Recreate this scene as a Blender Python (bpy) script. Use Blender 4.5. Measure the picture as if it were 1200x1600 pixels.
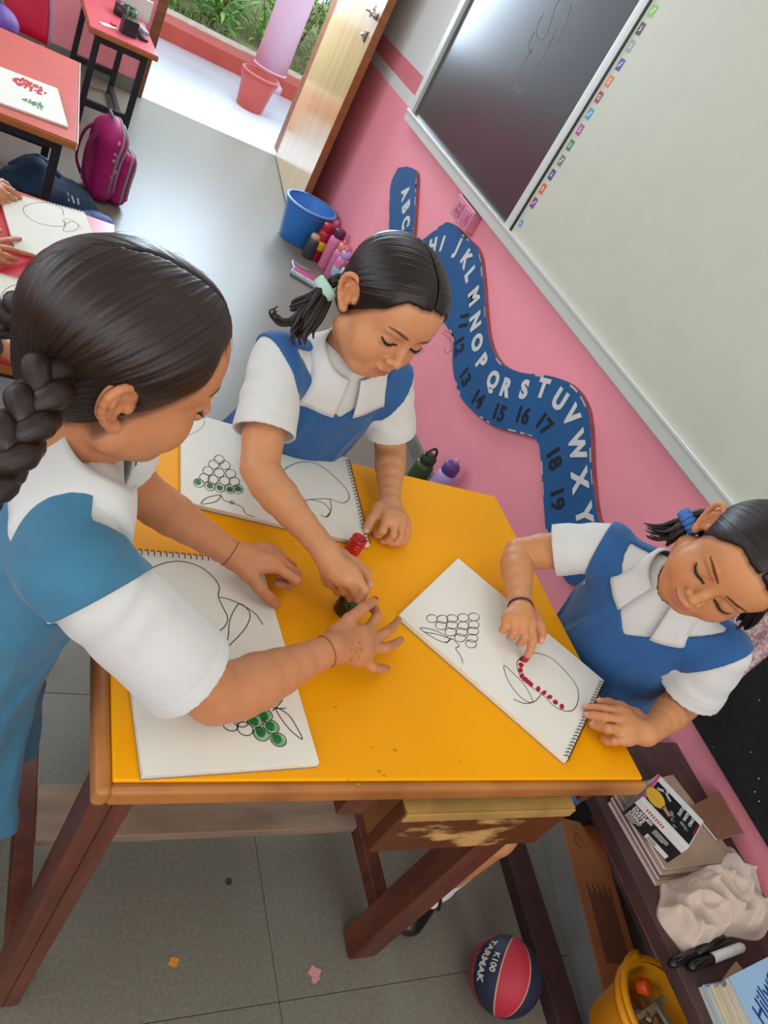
import bpy, bmesh, math, random
import numpy as np
from mathutils import Vector, Matrix

# ------------------------------------------------------------------ camera, sky, lights, exposure
for _o in list(bpy.data.objects):
    bpy.data.objects.remove(_o)
SC = bpy.context.scene
COL = SC.collection
CAM_H = 1.3912                       # camera height above the floor (m)
F_PX = 1200.0                        # focal length in pixels of the 1200x1600 frame
ROT = np.array([[0.848791861869778, -0.25779806238527825, 0.46161946910202123],
                [-0.17115954200203204, 0.6920908528962465, 0.7012236893595373],
                [-0.5002567204998754, -0.6742035377893996, 0.5433164853259722]])
cam_d = bpy.data.cameras.new('camera')
cam_d.sensor_fit = 'VERTICAL'; cam_d.sensor_height = 24.0; cam_d.lens = 24.0 * F_PX / 1600.0
cam_d.clip_start = 0.02; cam_d.clip_end = 100
cam = bpy.data.objects.new('camera', cam_d); COL.objects.link(cam)
cam.matrix_world = Matrix([list(ROT.T[i]) + [v] for i, v in enumerate((0, 0, CAM_H))] + [[0, 0, 0, 1]])
SC.camera = cam

world = bpy.data.worlds.new('sky'); SC.world = world; world.use_nodes = True
_bg = world.node_tree.nodes['Background']
_bg.inputs[0].default_value = (0.76, 0.88, 1.0, 1); _bg.inputs[1].default_value = 3.4

def area_light(name, loc, rot, sx, sy, power, color=(1, 1, 1), spread=math.pi):
    d = bpy.data.lights.new(name, 'AREA'); d.shape = 'RECTANGLE'; d.size = sx; d.size_y = sy
    d.energy = power; d.color = color; d.spread = spread
    o = bpy.data.objects.new(name, d); COL.objects.link(o); o.location = loc; o.rotation_euler = rot
    return o
R90 = math.pi / 2
# daylight entering through the windows of the walls behind and to the left of the camera, plus an added fill
area_light('window_daylight_back', (-0.4, -2.05, 1.75), (R90, 0, 0), 3.2, 1.5, 112, (1.0, 0.985, 0.95))
area_light('window_daylight_left', (-2.45, 1.2, 1.75), (0, -R90, 0), 1.5, 3.6, 62, (0.98, 0.99, 1.0))
area_light('left_far_fill', (-2.45, 3.85, 1.75), (0, -R90, 0), 1.5, 1.2, 60, (0.80, 0.90, 1.0))  # unseen source, added to brighten the middle of the floor
# daylight of the open verandah coming in through the doorway
area_light('doorway_daylight', (1.03, 5.30, 1.55), (-1.05, 0, 0), 0.9, 1.3, 190, (0.66, 0.83, 1.0))
# near ceiling lamp (fluorescent fitting), far unseen fill added to raise base light
area_light('ceiling_lamp_near', (0.95, 0.1, 2.78), (0, 0, 0), 0.5, 1.3, 10, (1.0, 0.97, 0.92))
area_light('overhead_far_fill', (0.6, 3.0, 2.78), (0, 0, 0), 0.5, 1.3, 34, (0.90, 0.95, 1.0))
SC.view_settings.view_transform = 'Standard'; SC.view_settings.look = 'None'
SC.view_settings.gamma = 1.0; SC.view_settings.use_curve_mapping = False
SC.view_settings.exposure = -1.32
try:
    SC.cycles.use_denoising = True
    SC.cycles.max_bounces = 8; SC.cycles.diffuse_bounces = 4
    SC.cycles.sample_clamp_indirect = 6.0
except Exception:
    pass

# ------------------------------------------------------------------ helpers
ORG = np.array([0, 0, CAM_H])
def ray(px, py): return ROT.T @ np.array([px - 600.0, 800.0 - py, -F_PX])
def ZP(px, py, z):                   # survey a point of a horizontal plane from the photograph
    v = ray(px, py); return ORG + v * ((z - CAM_H) / v[2])
def XP(px, py, x):                   # ... of a plane parallel to the right wall
    v = ray(px, py); return ORG + v * (x / v[0])
def YP(px, py, y):                   # ... of a plane parallel to the far wall
    v = ray(px, py); return ORG + v * (y / v[1])
def NP_(v): return np.array(v, float)
def unit(v): v = np.array(v, float); return v / np.linalg.norm(v)

def lin(c):
    if isinstance(c, str):
        c = c.lstrip('#'); c = [int(c[i:i + 2], 16) / 255 for i in (0, 2, 4)]
    return tuple(((x / 12.92) if x <= 0.04045 else ((x + 0.055) / 1.055) ** 2.4) for x in c[:3])

MATS = {}
def mat(name, col=(0.8, 0.8, 0.8), rough=0.6, var=0.0, vscale=12.0, bump=0.0, bscale=120.0, metal=0.0,
        spec=0.5, attr=None, coat=0.0, col2=None, stretch=None, emit=None, trans=0.0, sss=0.0, detail=4.0, ior=1.45, sheen=0.0, thr=None):
    if name in MATS: return MATS[name]
    m = bpy.data.materials.new(name); m.use_nodes = True; MATS[name] = m
    nt = m.node_tree; N = nt.nodes; L = nt.links; b = N['Principled BSDF']
    b.inputs['Roughness'].default_value = rough; b.inputs['Metallic'].default_value = metal
    b.inputs['Specular IOR Level'].default_value = spec; b.inputs['IOR'].default_value = ior
    b.inputs['Coat Weight'].default_value = coat; b.inputs['Coat Roughness'].default_value = 0.15
    b.inputs['Transmission Weight'].default_value = trans
    if sheen: b.inputs['Sheen Weight'].default_value = sheen; b.inputs['Sheen Roughness'].default_value = 0.5
    if sss:
        b.inputs['Subsurface Weight'].default_value = sss; b.inputs['Subsurface Radius'].default_value = (1.0, 0.35, 0.2)
        b.inputs['Subsurface Scale'].default_value = 0.006
    base = lin(col) + (1,)
    tc = N.new('ShaderNodeTexCoord'); vec = tc.outputs['Object']
    if stretch:
        mp = N.new('ShaderNodeMapping'); mp.inputs['Scale'].default_value = stretch
        L.new(vec, mp.inputs[0]); vec = mp.outputs[0]
    out = None
    if attr:
        at = N.new('ShaderNodeAttribute'); at.attribute_name = attr; out = at.outputs['Color']
    if var or col2 is not None:
        nz = N.new('ShaderNodeTexNoise'); nz.inputs['Scale'].default_value = vscale; nz.inputs['Detail'].default_value = detail
        L.new(vec, nz.inputs['Vector'])
        mx = N.new('ShaderNodeMix'); mx.data_type = 'RGBA'
        rp = N.new('ShaderNodeMapRange')
        lo, hi = thr if thr else (0.3, 0.7)
        rp.inputs[1].default_value = lo; rp.inputs[2].default_value = hi
        L.new(nz.outputs['Fac'], rp.inputs[0]); L.new(rp.outputs[0], mx.inputs['Factor'])
        if col2 is not None and not attr:
            mx.inputs['A'].default_value = base; mx.inputs['B'].default_value = lin(col2) + (1,)
            out = mx.outputs['Result']
        else:
            mx.blend_type = 'MIX'
            mx.inputs['A'].default_value = (1 - var, 1 - var, 1 - var, 1); mx.inputs['B'].default_value = (1 + var, 1 + var, 1 + var, 1)
            mu = N.new('ShaderNodeMix'); mu.data_type = 'RGBA'; mu.blend_type = 'MULTIPLY'; mu.inputs['Factor'].default_value = 1
            mu.clamp_result = False
            if out: L.new(out, mu.inputs['A'])
            else: mu.inputs['A'].default_value = base
            L.new(mx.outputs['Result'], mu.inputs['B']); out = mu.outputs['Result']
    if out: L.new(out, b.inputs['Base Color'])
    else: b.inputs['Base Color'].default_value = base
    if bump:
        n2 = N.new('ShaderNodeTexNoise'); n2.inputs['Scale'].default_value = bscale; n2.inputs['Detail'].default_value = 3
        L.new(vec, n2.inputs['Vector'])
        bp = N.new('ShaderNodeBump'); bp.inputs['Strength'].default_value = bump; bp.inputs['Distance'].default_value = 0.002
        L.new(n2.outputs['Fac'], bp.inputs['Height']); L.new(bp.outputs['Normal'], b.inputs['Normal'])
    if emit:
        b.inputs['Emission Color'].default_value = lin(emit[0]) + (1,); b.inputs['Emission Strength'].default_value = emit[1]
    return m

def tag(o, label=None, cat=None, group=None, kind=None):
    if label: o['label'] = label
    if cat: o['category'] = cat
    if group: o['group'] = group
    if kind: o['kind'] = kind
    return o

def empty(name, loc=(0, 0, 0), rz=0.0, label=None, cat=None, group=None):
    o = bpy.data.objects.new(name, None); COL.objects.link(o); o.empty_display_size = 0.05
    o.location = loc; o.rotation_euler = (0, 0, rz)
    return tag(o, label, cat, group)

def link_mesh(name, me, m=None, parent=None, smooth=False):
    o = bpy.data.objects.new(name, me); COL.objects.link(o)
    if m is not None:
        for mm in (m if isinstance(m, (list, tuple)) else [m]): me.materials.append(mm)
    if parent is not None: o.parent = parent
    if smooth and len(me.polygons): me.polygons.foreach_set('use_smooth', [True] * len(me.polygons))
    return o

class MB:
    """collects simple shapes and links them as one mesh object"""
    def __init__(s): s.v = []; s.f = []; s.mi = []; s.cur = 0
    def add(s, verts, faces):
        n = len(s.v); s.v += [tuple(map(float, p)) for p in verts]
        for f in faces: s.f.append(tuple(i + n for i in f)); s.mi.append(s.cur)
        return s
    def box(s, a, b, rz=0.0, c=None):
        (x0, y0, z0), (x1, y1, z1) = a, b
        vs = [(x, y, z) for z in (z0, z1) for y in (y0, y1) for x in (x0, x1)]
        if rz:
            cx, cy = c if c else ((x0 + x1) / 2, (y0 + y1) / 2)
            ca, sa = math.cos(rz), math.sin(rz)
            vs = [(cx + (x - cx) * ca - (y - cy) * sa, cy + (x - cx) * sa + (y - cy) * ca, z) for x, y, z in vs]
        return s.add(vs, [(0, 2, 3, 1), (4, 5, 7, 6), (0, 1, 5, 4), (2, 6, 7, 3), (0, 4, 6, 2), (1, 3, 7, 5)])
    def prism(s, poly, vec):
        n = len(poly); p = [NP_(q) for q in poly]; v = NP_(vec)
        nrm = np.zeros(3)
        for i in range(n): nrm += np.cross(p[i], p[(i + 1) % n])
        if nrm @ v < 0: p = p[::-1]
        vs = p + [q + v for q in p]
        return s.add(vs, [tuple(range(n))[::-1], tuple(range(n, 2 * n))] + [(i, (i + 1) % n, (i + 1) % n + n, i + n) for i in range(n)])
    def tube(s, pts, r, n=8, caps=True, flat=None):
        pts = [NP_(p) for p in pts]; k = len(pts)
        rr = [r] * k if np.isscalar(r) else list(r)
        vs = []; fs = []
        t0 = unit(pts[1] - pts[0]); a = np.cross(t0, (0, 0, 1))
        if np.linalg.norm(a) < 1e-3: a = np.cross(t0, (1, 0, 0))
        a = unit(a)
        for i, p in enumerate(pts):
            t = unit(pts[min(i + 1, k - 1)] - pts[max(i - 1, 0)])
            a = unit(a - t * (a @ t)); b = np.cross(t, a)
            fa, fb = flat if flat else (1, 1)
            for j in range(n):
                w = 2 * math.pi * j / n
                vs.append(p + rr[i] * (a * math.cos(w) * fa + b * math.sin(w) * fb))
        for i in range(k - 1):
            for j in range(n):
                fs.append((i * n + j, i * n + (j + 1) % n, (i + 1) * n + (j + 1) % n, (i + 1) * n + j))
        if caps: fs += [tuple(range(n))[::-1], tuple(range((k - 1) * n, k * n))]
        return s.add(vs, fs)
    def lathe(s, prof, n=24, c=(0, 0, 0), axis=None, closed=False):
        """prof: (r, z) list; axis: optional 3x3 columns"""
        A = np.eye(3) if axis is None else np.array(axis, float); c = NP_(c)
        vs = []; fs = []; k = len(prof)
        for r, z in prof:
            for j in range(n):
                w = 2 * math.pi * j / n
                vs.append(c + A @ np.array([r * math.cos(w), r * math.sin(w), z]))
        for i in range(k - 1):
            for j in range(n):
                fs.append((i * n + j, i * n + (j + 1) % n, (i + 1) * n + (j + 1) % n, (i + 1) * n + j))
        if not closed: fs += [tuple(range(n))[::-1], tuple(range((k - 1) * n, k * n))]
        return s.add(vs, fs)
    def ribbon(s, pts, w, nrm=(0, 0, 1), closed=False, th=0.0):
        pts = [NP_(p) for p in pts]; k = len(pts); vs = []; fs = []; nrm = unit(nrm)
        for i, p in enumerate(pts):
            if closed: t = pts[(i + 1) % k] - pts[(i - 1) % k]
            else: t = pts[min(i + 1, k - 1)] - pts[max(i - 1, 0)]
            if np.linalg.norm(t) < 1e-9: t = np.array([1, 0, 0.])
            b = unit(np.cross(nrm, unit(t))); ww = w if np.isscalar(w) else w[i]
            vs += [p + b * ww / 2, p - b * ww / 2]
        for i in range(k if closed else k - 1):
            j = (i + 1) % k; fs.append((2 * i, 2 * i + 1, 2 * j + 1, 2 * j))
        return s.add(vs, fs)
    def mesh(s, name):
        me = bpy.data.meshes.new(name); me.from_pydata(s.v, [], s.f); me.validate(); me.update()
        if any(s.mi) and len(me.polygons) == len(s.mi): me.polygons.foreach_set('material_index', s.mi)
        return me
    def build(s, name, m=None, parent=None, smooth=False, bevel=0.0, seg=2, sub=0, recalc=True):
        me = s.mesh(name)
        if recalc:
            bm = bmesh.new(); bm.from_mesh(me); bmesh.ops.recalc_face_normals(bm, faces=bm.faces); bm.to_mesh(me); bm.free()
        o = link_mesh(name, me, m, parent, smooth)
        if bevel:
            md = o.modifiers.new('bevel', 'BEVEL'); md.width = bevel; md.segments = seg; md.limit_method = 'ANGLE'; md.angle_limit = 0.6
            me.polygons.foreach_set('use_smooth', [True] * len(me.polygons))
            o.modifiers.new('wn', 'WEIGHTED_NORMAL')
        if sub:
            md = o.modifiers.new('sub', 'SUBSURF'); md.levels = sub; md.render_levels = sub
            me.polygons.foreach_set('use_smooth', [True] * len(me.polygons))
        return o

def box_obj(name, a, b, m, parent=None, bevel=0.002, rz=0.0, c=None):
    return MB().box(a, b, rz, c).build(name, m, parent, bevel=bevel)

def copy_tree(o, parent=None, name=None):
    c = o.copy(); COL.objects.link(c)
    if parent is not None: c.parent = parent
    for ch in list(o.children): copy_tree(ch, c)
    return c

def smooth_path(pts, n=8, closed=False):
    """Catmull-Rom through points"""
    p = [NP_(q) for q in pts]; k = len(p); out = []
    rng = range(k) if closed else range(k - 1)
    for i in rng:
        p0 = p[(i - 1) % k] if closed or i > 0 else 2 * p[0] - p[1]
        p1 = p[i]; p2 = p[(i + 1) % k]
        p3 = p[(i + 2) % k] if closed or i + 2 < k else 2 * p[k - 1] - p[k - 2]
        for j in range(n):
            t = j / n
            out.append(0.5 * ((2 * p1) + (-p0 + p2) * t + (2 * p0 - 5 * p1 + 4 * p2 - p3) * t * t + (-p0 + 3 * p1 - 3 * p2 + p3) * t ** 3))
    if not closed: out.append(p[-1])
    return out

_fontless = None
def text_mesh(txt, size=1.0, extrude=0.0, offset=0.0, align='CENTER', res=3):
    cu = bpy.data.curves.new('lettering', 'FONT'); cu.body = txt; cu.size = size; cu.extrude = extrude
    cu.offset = offset; cu.align_x = align; cu.align_y = 'CENTER'; cu.resolution_u = res
    o = bpy.data.objects.new('lettering', cu); COL.objects.link(o)
    bpy.context.view_layer.update()
    dg = bpy.context.evaluated_depsgraph_get()
    me = bpy.data.meshes.new_from_object(o.evaluated_get(dg))
    bpy.data.objects.remove(o); bpy.data.curves.remove(cu)
    return me
def place_mesh(me, origin, ex, ey, ez=None):
    """map mesh x,y,z onto the given axes"""
    ex = NP_(ex); ey = NP_(ey); ez = np.cross(unit(ex), unit(ey)) if ez is None else NP_(ez)
    co = np.empty(len(me.vertices) * 3); me.vertices.foreach_get('co', co); co = co.reshape(-1, 3)
    co = NP_(origin) + co[:, :1] * ex + co[:, 1:2] * ey + co[:, 2:3] * ez
    me.vertices.foreach_set('co', co.ravel()); me.update()
    return me
# ------------------------------------------------------------------ the room
WX = 1.532; FY = 5.07; TZ = 0.6512
random.seed(7); rng = np.random.default_rng(7)

def banded_wall():
    m = mat('wall_paint', '#ee939e', 0.62, var=0.05, vscale=3.0, bump=0.08, bscale=60)
    nt = m.node_tree; N = nt.nodes; L = nt.links; b = N['Principled BSDF']
    src = b.inputs['Base Color'].links[0].from_socket
    geo = N.new('ShaderNodeNewGeometry'); sep = N.new('ShaderNodeSeparateXYZ'); L.new(geo.outputs['Position'], sep.inputs[0])
    def band(lo, hi):
        a = N.new('ShaderNodeMath'); a.operation = 'GREATER_THAN'; a.inputs[1].default_value = lo; L.new(sep.outputs[2], a.inputs[0])
        c = N.new('ShaderNodeMath'); c.operation = 'LESS_THAN'; c.inputs[1].default_value = hi; L.new(sep.outputs[2], c.inputs[0])
        d = N.new('ShaderNodeMath'); d.operation = 'MULTIPLY'; L.new(a.outputs[0], d.inputs[0]); L.new(c.outputs[0], d.inputs[1])
        return d.outputs[0]
    for lo, hi, c in ((0.835, 0.888, '#d9d9d4'), (0.888, 0.972, '#d67c86'), (0.972, 9, '#d6d9d6')):  # upper pink band is darker: shadow put into its colour
        mx = N.new('ShaderNodeMix'); mx.data_type = 'RGBA'; L.new(band(lo, hi), mx.inputs['Factor'])
        L.new(src, mx.inputs['A']); mx.inputs['B'].default_value = lin(c) + (1,); src = mx.outputs['Result']
    L.new(src, b.inputs['Base Color'])
    return m
M_WALL = banded_wall()
M_SKIRT = mat('skirting_stone', '#6e7067', 0.55, var=0.12, vscale=25)
M_TILE = mat('floor_stone', '#767265', 0.36, var=0.16, vscale=150, bump=0.12, bscale=90, detail=6)
M_GROUT = mat('floor_grout', '#504d44', 0.9)

# floor: grout bed with individual stone tiles
fl = box_obj('floor', (-2.5, -2.1, -0.08), (WX, FY, -0.006), M_GROUT, bevel=0)
tag(fl, 'grey stone tile floor of the classroom', kind='structure')
xs = [0.652 + 0.6 * k for k in range(-4, 2)]; ys = [0.354 + 0.6 * k for k in range(-2, 2)]
tile_cache = {}
for x in xs:
    for y in ys:
        x1 = min(x + 0.6, WX); y1 = min(y + 0.6, FY)
        if x1 - x < 0.02 or y1 - y < 0.02: continue
        key = (round(x1 - x, 3), round(y1 - y, 3))
        if key not in tile_cache:
            t = MB().box((0.0005, 0.0005, -0.02), (key[0] - 0.0005, key[1] - 0.0005, 0.0)).build('tile', M_TILE, fl, bevel=0.0006, seg=1)
            tile_cache[key] = t
        else:
            t = tile_cache[key].copy(); COL.objects.link(t)
        t.location = (x, y, 0)
MB().box((-2.349, 1.5545, -0.02), (WX, FY, 0.0)).build('cement_slab', M_TILE, fl, bevel=0.0006, seg=1)
st = lambda o, l: tag(o, l, kind='structure')
st(box_obj('wall_right', (WX, -2.1, -0.08), (WX + 0.16, 7.2 - 2.13, 2.85), M_WALL, bevel=0), 'pink painted wall with white stripes behind the boards')
st(box_obj('baseboard_right', (WX - 0.014, -2.1, 0), (WX, FY, 0.052), M_SKIRT, bevel=0.002), 'grey stone skirting along the pink right wall')
JL = 0.575                                        # left edge of the doorway
wf = MB(); wf.box((-2.5, FY, -0.08), (JL, FY + 0.16, 2.85)); wf.box((JL, FY, 2.1), (WX, FY + 0.16, 2.85))
st(wf.build('wall_far', M_WALL), 'pink far wall with the open doorway')
st(box_obj('baseboard_far', (-2.5, FY - 0.014, 0), (JL, FY, 0.075), M_SKIRT, bevel=0.002), 'grey stone skirting along the far wall')
M_WHITE_WALL = mat('upper_white_paint', '#e3e3de', 0.7, var=0.03)
M_FRAME = mat('door_frame_wood', '#7a4a2e', 0.45, var=0.2, vscale=8, stretch=(1, 1, 8), bump=0.1)
df = MB(); df.box((JL, FY - 0.03, 0), (JL + 0.05, FY + 0.17, 2.1)); df.box((WX - 0.035, FY - 0.03, 0), (WX, FY + 0.17, 2.1)); df.box((JL, FY - 0.03, 2.05), (WX, FY + 0.17, 2.1))
st(df.build('trim_1', M_FRAME, bevel=0.004), 'brown wooden door frame')
# left and back wall with window openings (out of view; they let the daylight in)
wl = MB(); wl.box((-2.66, -2.1, -0.08), (-2.5, FY, 0.95)); wl.box((-2.66, -2.1, 2.55), (-2.5, FY, 2.85)); wl.box((-2.66, -2.1, 0.95), (-2.5, -0.7, 2.55)); wl.box((-2.66, 3.1, 0.95), (-2.5, 3.2, 2.55)); wl.box((-2.66, 4.5, 0.95), (-2.5, FY, 2.55))
st(wl.build('wall_left', M_WALL), 'pink left wall with window openings')
wb = MB(); wb.box((-2.66, -2.26, -0.08), (WX + 0.16, -2.1, 0.95)); wb.box((-2.66, -2.26, 2.55), (WX + 0.16, -2.1, 2.85)); wb.box((-2.66, -2.26, 0.95), (-2.1, -2.1, 2.55)); wb.box((1.3, -2.26, 0.95), (WX + 0.16, -2.1, 2.55))
st(wb.build('wall_back', M_WALL), 'pink back wall with window openings')
st(box_obj('ceiling', (-2.66, -2.26, 2.85), (WX + 0.16, FY + 0.16, 2.95), M_WHITE_WALL, bevel=0), 'white ceiling')

# door leaf, hinged at the right jamb and standing open into the room
M_DOOR = mat('door_laminate', '#c9a679', 0.16, var=0.10, vscale=5, stretch=(2.5, 2.5, 0.25), coat=0.3, spec=0.6)
M_DEDGE = mat('door_edge_wood', '#8a5028', 0.4, var=0.2, vscale=8, stretch=(1, 1, 6))
M_STEEL = mat('brushed_steel', '#b9b4ae', 0.28, metal=1.0)
hx, hy = 1.487, 5.03; fx, fy = 1.383, 3.965
dx, dy = unit((fx - hx, fy - hy)); Ld = math.hypot(fx - hx, fy - hy); ang = math.atan2(dy, dx)
door = empty('door_1', (hx, hy, 0.01), ang); st(door, 'tall laminate door leaf standing open beside the pink wall')
MB().box((0, -0.017, 0), (Ld - 0.002, 0.017, 2.02)).build('door_panel', M_DOOR, door, bevel=0.002)
MB().box((Ld - 0.002, -0.019, 0), (Ld + 0.010, 0.019, 2.02)).build('edge_strip', M_DEDGE, door, bevel=0.002)
MB().box((-0.006, -0.019, 0), (0.0, 0.019, 2.02)).build('edge_strip', mat('door_edge_pale', '#e0bdb0', 0.4), door, bevel=0.001)
lx, lz = Ld - 0.10, 0.99
bolt = MB(); bolt.tube([(lx - 0.1, -0.036, lz + 0.05), (lx + 0.075, -0.036, lz + 0.05)], 0.010, 10); bolt.tube([(lx - 0.02, -0.036, lz + 0.05), (lx - 0.02, -0.066, lz + 0.05)], 0.006, 8)
bolt.box((lx - 0.08, -0.030, lz + 0.035), (lx - 0.06, -0.017, lz + 0.065)); bolt.box((lx + 0.03, -0.030, lz + 0.035), (lx + 0.05, -0.017, lz + 0.065)); bolt.tube([(lx - 0.02, -0.036, lz + 0.03), (lx + 0.01, -0.036, lz + 0.085)], 0.005, 8)
bolt.build('sliding_bolt', M_STEEL, door, smooth=True)
hp = MB(); hp.box((lx - 0.045, -0.023, lz - 0.075), (lx + 0.005, -0.017, lz - 0.025)); hp.build('hasp_plate', mat('dark_brass', '#5b4630', 0.4, metal=0.8), door, bevel=0.002)
MB().tube([(lx - 0.035, -0.026, lz - 0.06), (lx - 0.035, -0.04, lz - 0.05), (lx - 0.005, -0.04, lz - 0.05), (lx - 0.005, -0.026, lz - 0.04)], 0.004, 6).build('hasp_loop', M_STEEL, door, smooth=True)

# ------------------------------------------------------------------ outside: verandah, kerb, column, garden
st(box_obj('floor_verandah', (-1.5, FY, -0.08), (4.5, 6.69, 0.0), mat('verandah_cement', '#cfd6dc', 0.3, var=0.05, vscale=3), bevel=0), 'pale smooth verandah floor beyond the door')
M_RED = mat('red_oxide', '#c9584a', 0.55, var=0.08, vscale=6)
st(box_obj('trim_2', (-1.5, 6.69, -0.08), (4.5, 6.98, 0.115), M_RED, bevel=0.006), 'red painted kerb along the verandah edge')
st(box_obj('trim_3', (-1.5, 6.98, -0.08), (4.5, 7.16, 0.125), mat('kerb_cement', '#d8c5b2', 0.85, var=0.15, vscale=14), bevel=0.01), 'bare cement strip behind the red kerb')
gb = bmesh.new(); bmesh.ops.create_grid(gb, x_segments=60, y_segments=50, size=0.5)
for v in gb.verts:
    X = -2 + (v.co.x + 0.5) * 8; Y = 7.14 + (v.co.y + 0.5) * 6
    v.co = (X, Y, 0.06 + 0.03 * math.sin(X * 5.1) * math.cos(Y * 4.3) + random.uniform(-0.012, 0.012))
gm = bpy.data.meshes.new('garden_soil'); gb.to_mesh(gm); gb.free()
st(link_mesh('ground', gm, mat('garden_soil', '#8b7a5c', 0.95, var=0.3, vscale=9, bump=0.6, bscale=30, col2='#a99c78'), smooth=True), 'sunlit garden soil behind the kerb')

colm = empty('verandah_column', (1.70, 6.86, 0), label='round pale pink column standing on the verandah kerb', cat='column')
M_PINK = mat('column_paint', '#f3cbe0', 0.45, var=0.03)
MB().lathe([(0.135, 0.115), (0.132, 0.6), (0.130, 3.0)], 32).build('shaft', M_PINK, colm, smooth=True)
MB().lathe([(0.20, 0.0), (0.20, 0.05), (0.185, 0.07), (0.15, 0.10), (0.137, 0.125)], 32).build('base_ring', M_PINK, colm, smooth=True)

def leaf_blade(mb, base, d, up, L, w, bend, n=4):
    """one curved leaf as a strip"""
    d = unit(d); up = unit(up); side = np.cross(d, up); pts = []; ws = []
    for i in range(n + 1):
        t = i / n
        p = NP_(base) + d * L * t + up * (L * bend * (t - t * t * 1.6))
        pts.append(p); ws.append(max(w * math.sin(math.pi * min(0.06 + t * 0.94, 0.999)) ** 0.8, 0.0006))
    vs = []; fs = []
    for p, ww in zip(pts, ws): vs += [p + side * ww / 2, p - side * ww / 2]
    for i in range(n): fs.append((2 * i, 2 * i + 1, 2 * i + 3, 2 * i + 2))
    mb.add(vs, fs)
def shrub(loc, h, r, n, cols, label, L=(0.08, 0.16), w=0.035, flower=None):
    root = empty('garden_shrub', loc, label=label, cat='shrub', group='plants in the garden')
    stem = MB(); fol = MB()
    for k in range(7):
        a = random.uniform(0, 6.28); e = NP_((math.cos(a) * r * 0.7, math.sin(a) * r * 0.7, h * random.uniform(0.6, 1)))
        stem.tube([(0, 0, -0.03), e * 0.5 + NP_((0, 0, 0.04)), e], [0.008, 0.006, 0.003], 5)
    for k in range(n):
        a = random.uniform(0, 6.28); q = random.random() ** 0.5; zz = random.uniform(0.08, 1.0) * h * (1 - 0.35 * q)
        b = NP_((math.cos(a) * r * q, math.sin(a) * r * q, zz))
        d = NP_((math.cos(a) + random.uniform(-.7, .7), math.sin(a) + random.uniform(-.7, .7), random.uniform(-0.2, 0.9)))
        fol.cur = random.randrange(len(cols)); leaf_blade(fol, b, d, (0, 0, 1), random.uniform(*L), w * random.uniform(.7, 1.3), random.uniform(0, 0.5), 3)
    stem.build('stems', mat('plant_stem', '#6f6a3a', 0.8), root)
    fol.build('foliage', cols, root, recalc=False)
    if flower:
        for k in range(flower[1]):
            a = random.uniform(0, 6.28); q = random.uniform(0.3, 0.9); fb = MB()
            b = NP_((math.cos(a) * r * q, math.sin(a) * r * q, h * random.uniform(.5, .95)))
            for j in range(6): leaf_blade(fb, b, (math.cos(j * 1.05), math.sin(j * 1.05), 0.35), (0, 0, 1), 0.06, 0.04, 0.2, 3)
            fb.build('flower', mat('flower_' + flower[0].strip('#'), flower[0], 0.6), root, recalc=False)
G1, G2, G3, G4 = mat('leaf_green', '#7fbf52', 0.5), mat('leaf_light', '#a8cf6a', 0.5), mat('leaf_olive', '#8f9a5e', 0.6), mat('leaf_deep', '#559a48', 0.5)
GD = mat('grass_dry', '#b9b183', 0.8)
for i, (x, y, h, r, n, cols, lab, kw) in enumerate((
    (0.85, 7.62, 0.34, 0.17, 150, [G1, G2], 'leafy light green plant with red blooms near the door frame', dict(flower=('#c9553f', 3))),
    (1.30, 7.62, 0.42, 0.17, 200, [G1, G2, G4], 'bright green bushy plant left of the pink column', {}),
    (1.84, 7.95, 0.55, 0.20, 220, [G2, G1], 'tall pale green plant just behind the pink column', {}),
    (2.22, 7.50, 0.42, 0.12, 200, [G3, GD], 'dry olive tuft of grass right of the pink column', dict(L=(0.12, 0.26), w=0.012)),
    (2.62, 7.85, 0.62, 0.20, 260, [G1, G4, G2], 'green leafy shrub with red blooms beside the door leaf', dict(flower=('#c23a48', 4))),
    (2.25, 8.45, 0.75, 0.24, 260, [G3, G2], 'olive shrub at the back of the garden', {}),
    (1.45, 8.35, 0.50, 0.24, 240, [G1, G4], 'wide green shrub at the back left of the garden', {}),
    (0.85, 8.20, 0.40, 0.22, 200, [G2, G3], 'small pale pink flowered shrub at the far left of the garden', dict(flower=('#e0a0a8', 3))),
    (3.00, 8.50, 0.95, 0.26, 280, [G2, G1], 'tall light green shrub half hidden by the door leaf', {}),
    (1.62, 8.95, 0.6, 0.24, 240, [G1, G2], 'green shrub in the last row behind the pink column', {}),
    (2.62, 9.10, 0.9, 0.26, 260, [G1, G3], 'leafy shrub in the last row right of the pink column', {}),
    )):
    shrub((x, y, 0.06), h, r, n, cols, lab, **kw)
gr = MB()
for k in range(3200):
    x = random.uniform(0.3, 3.2); y = random.uniform(7.25, 9.6); gr.cur = random.choice((0, 0, 1, 2))
    a = random.uniform(0, 6.28); leaf_blade(gr, (x, y, 0.05), (math.cos(a) * .5, math.sin(a) * .5, 1), (math.cos(a), math.sin(a), 0), random.uniform(0.05, 0.14), 0.007, 0.4, 2)
go = gr.build('grass', [G1, G3, GD], recalc=False); tag(go, 'short green and dry grass growing on the garden soil', 'grass', kind='stuff')
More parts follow.
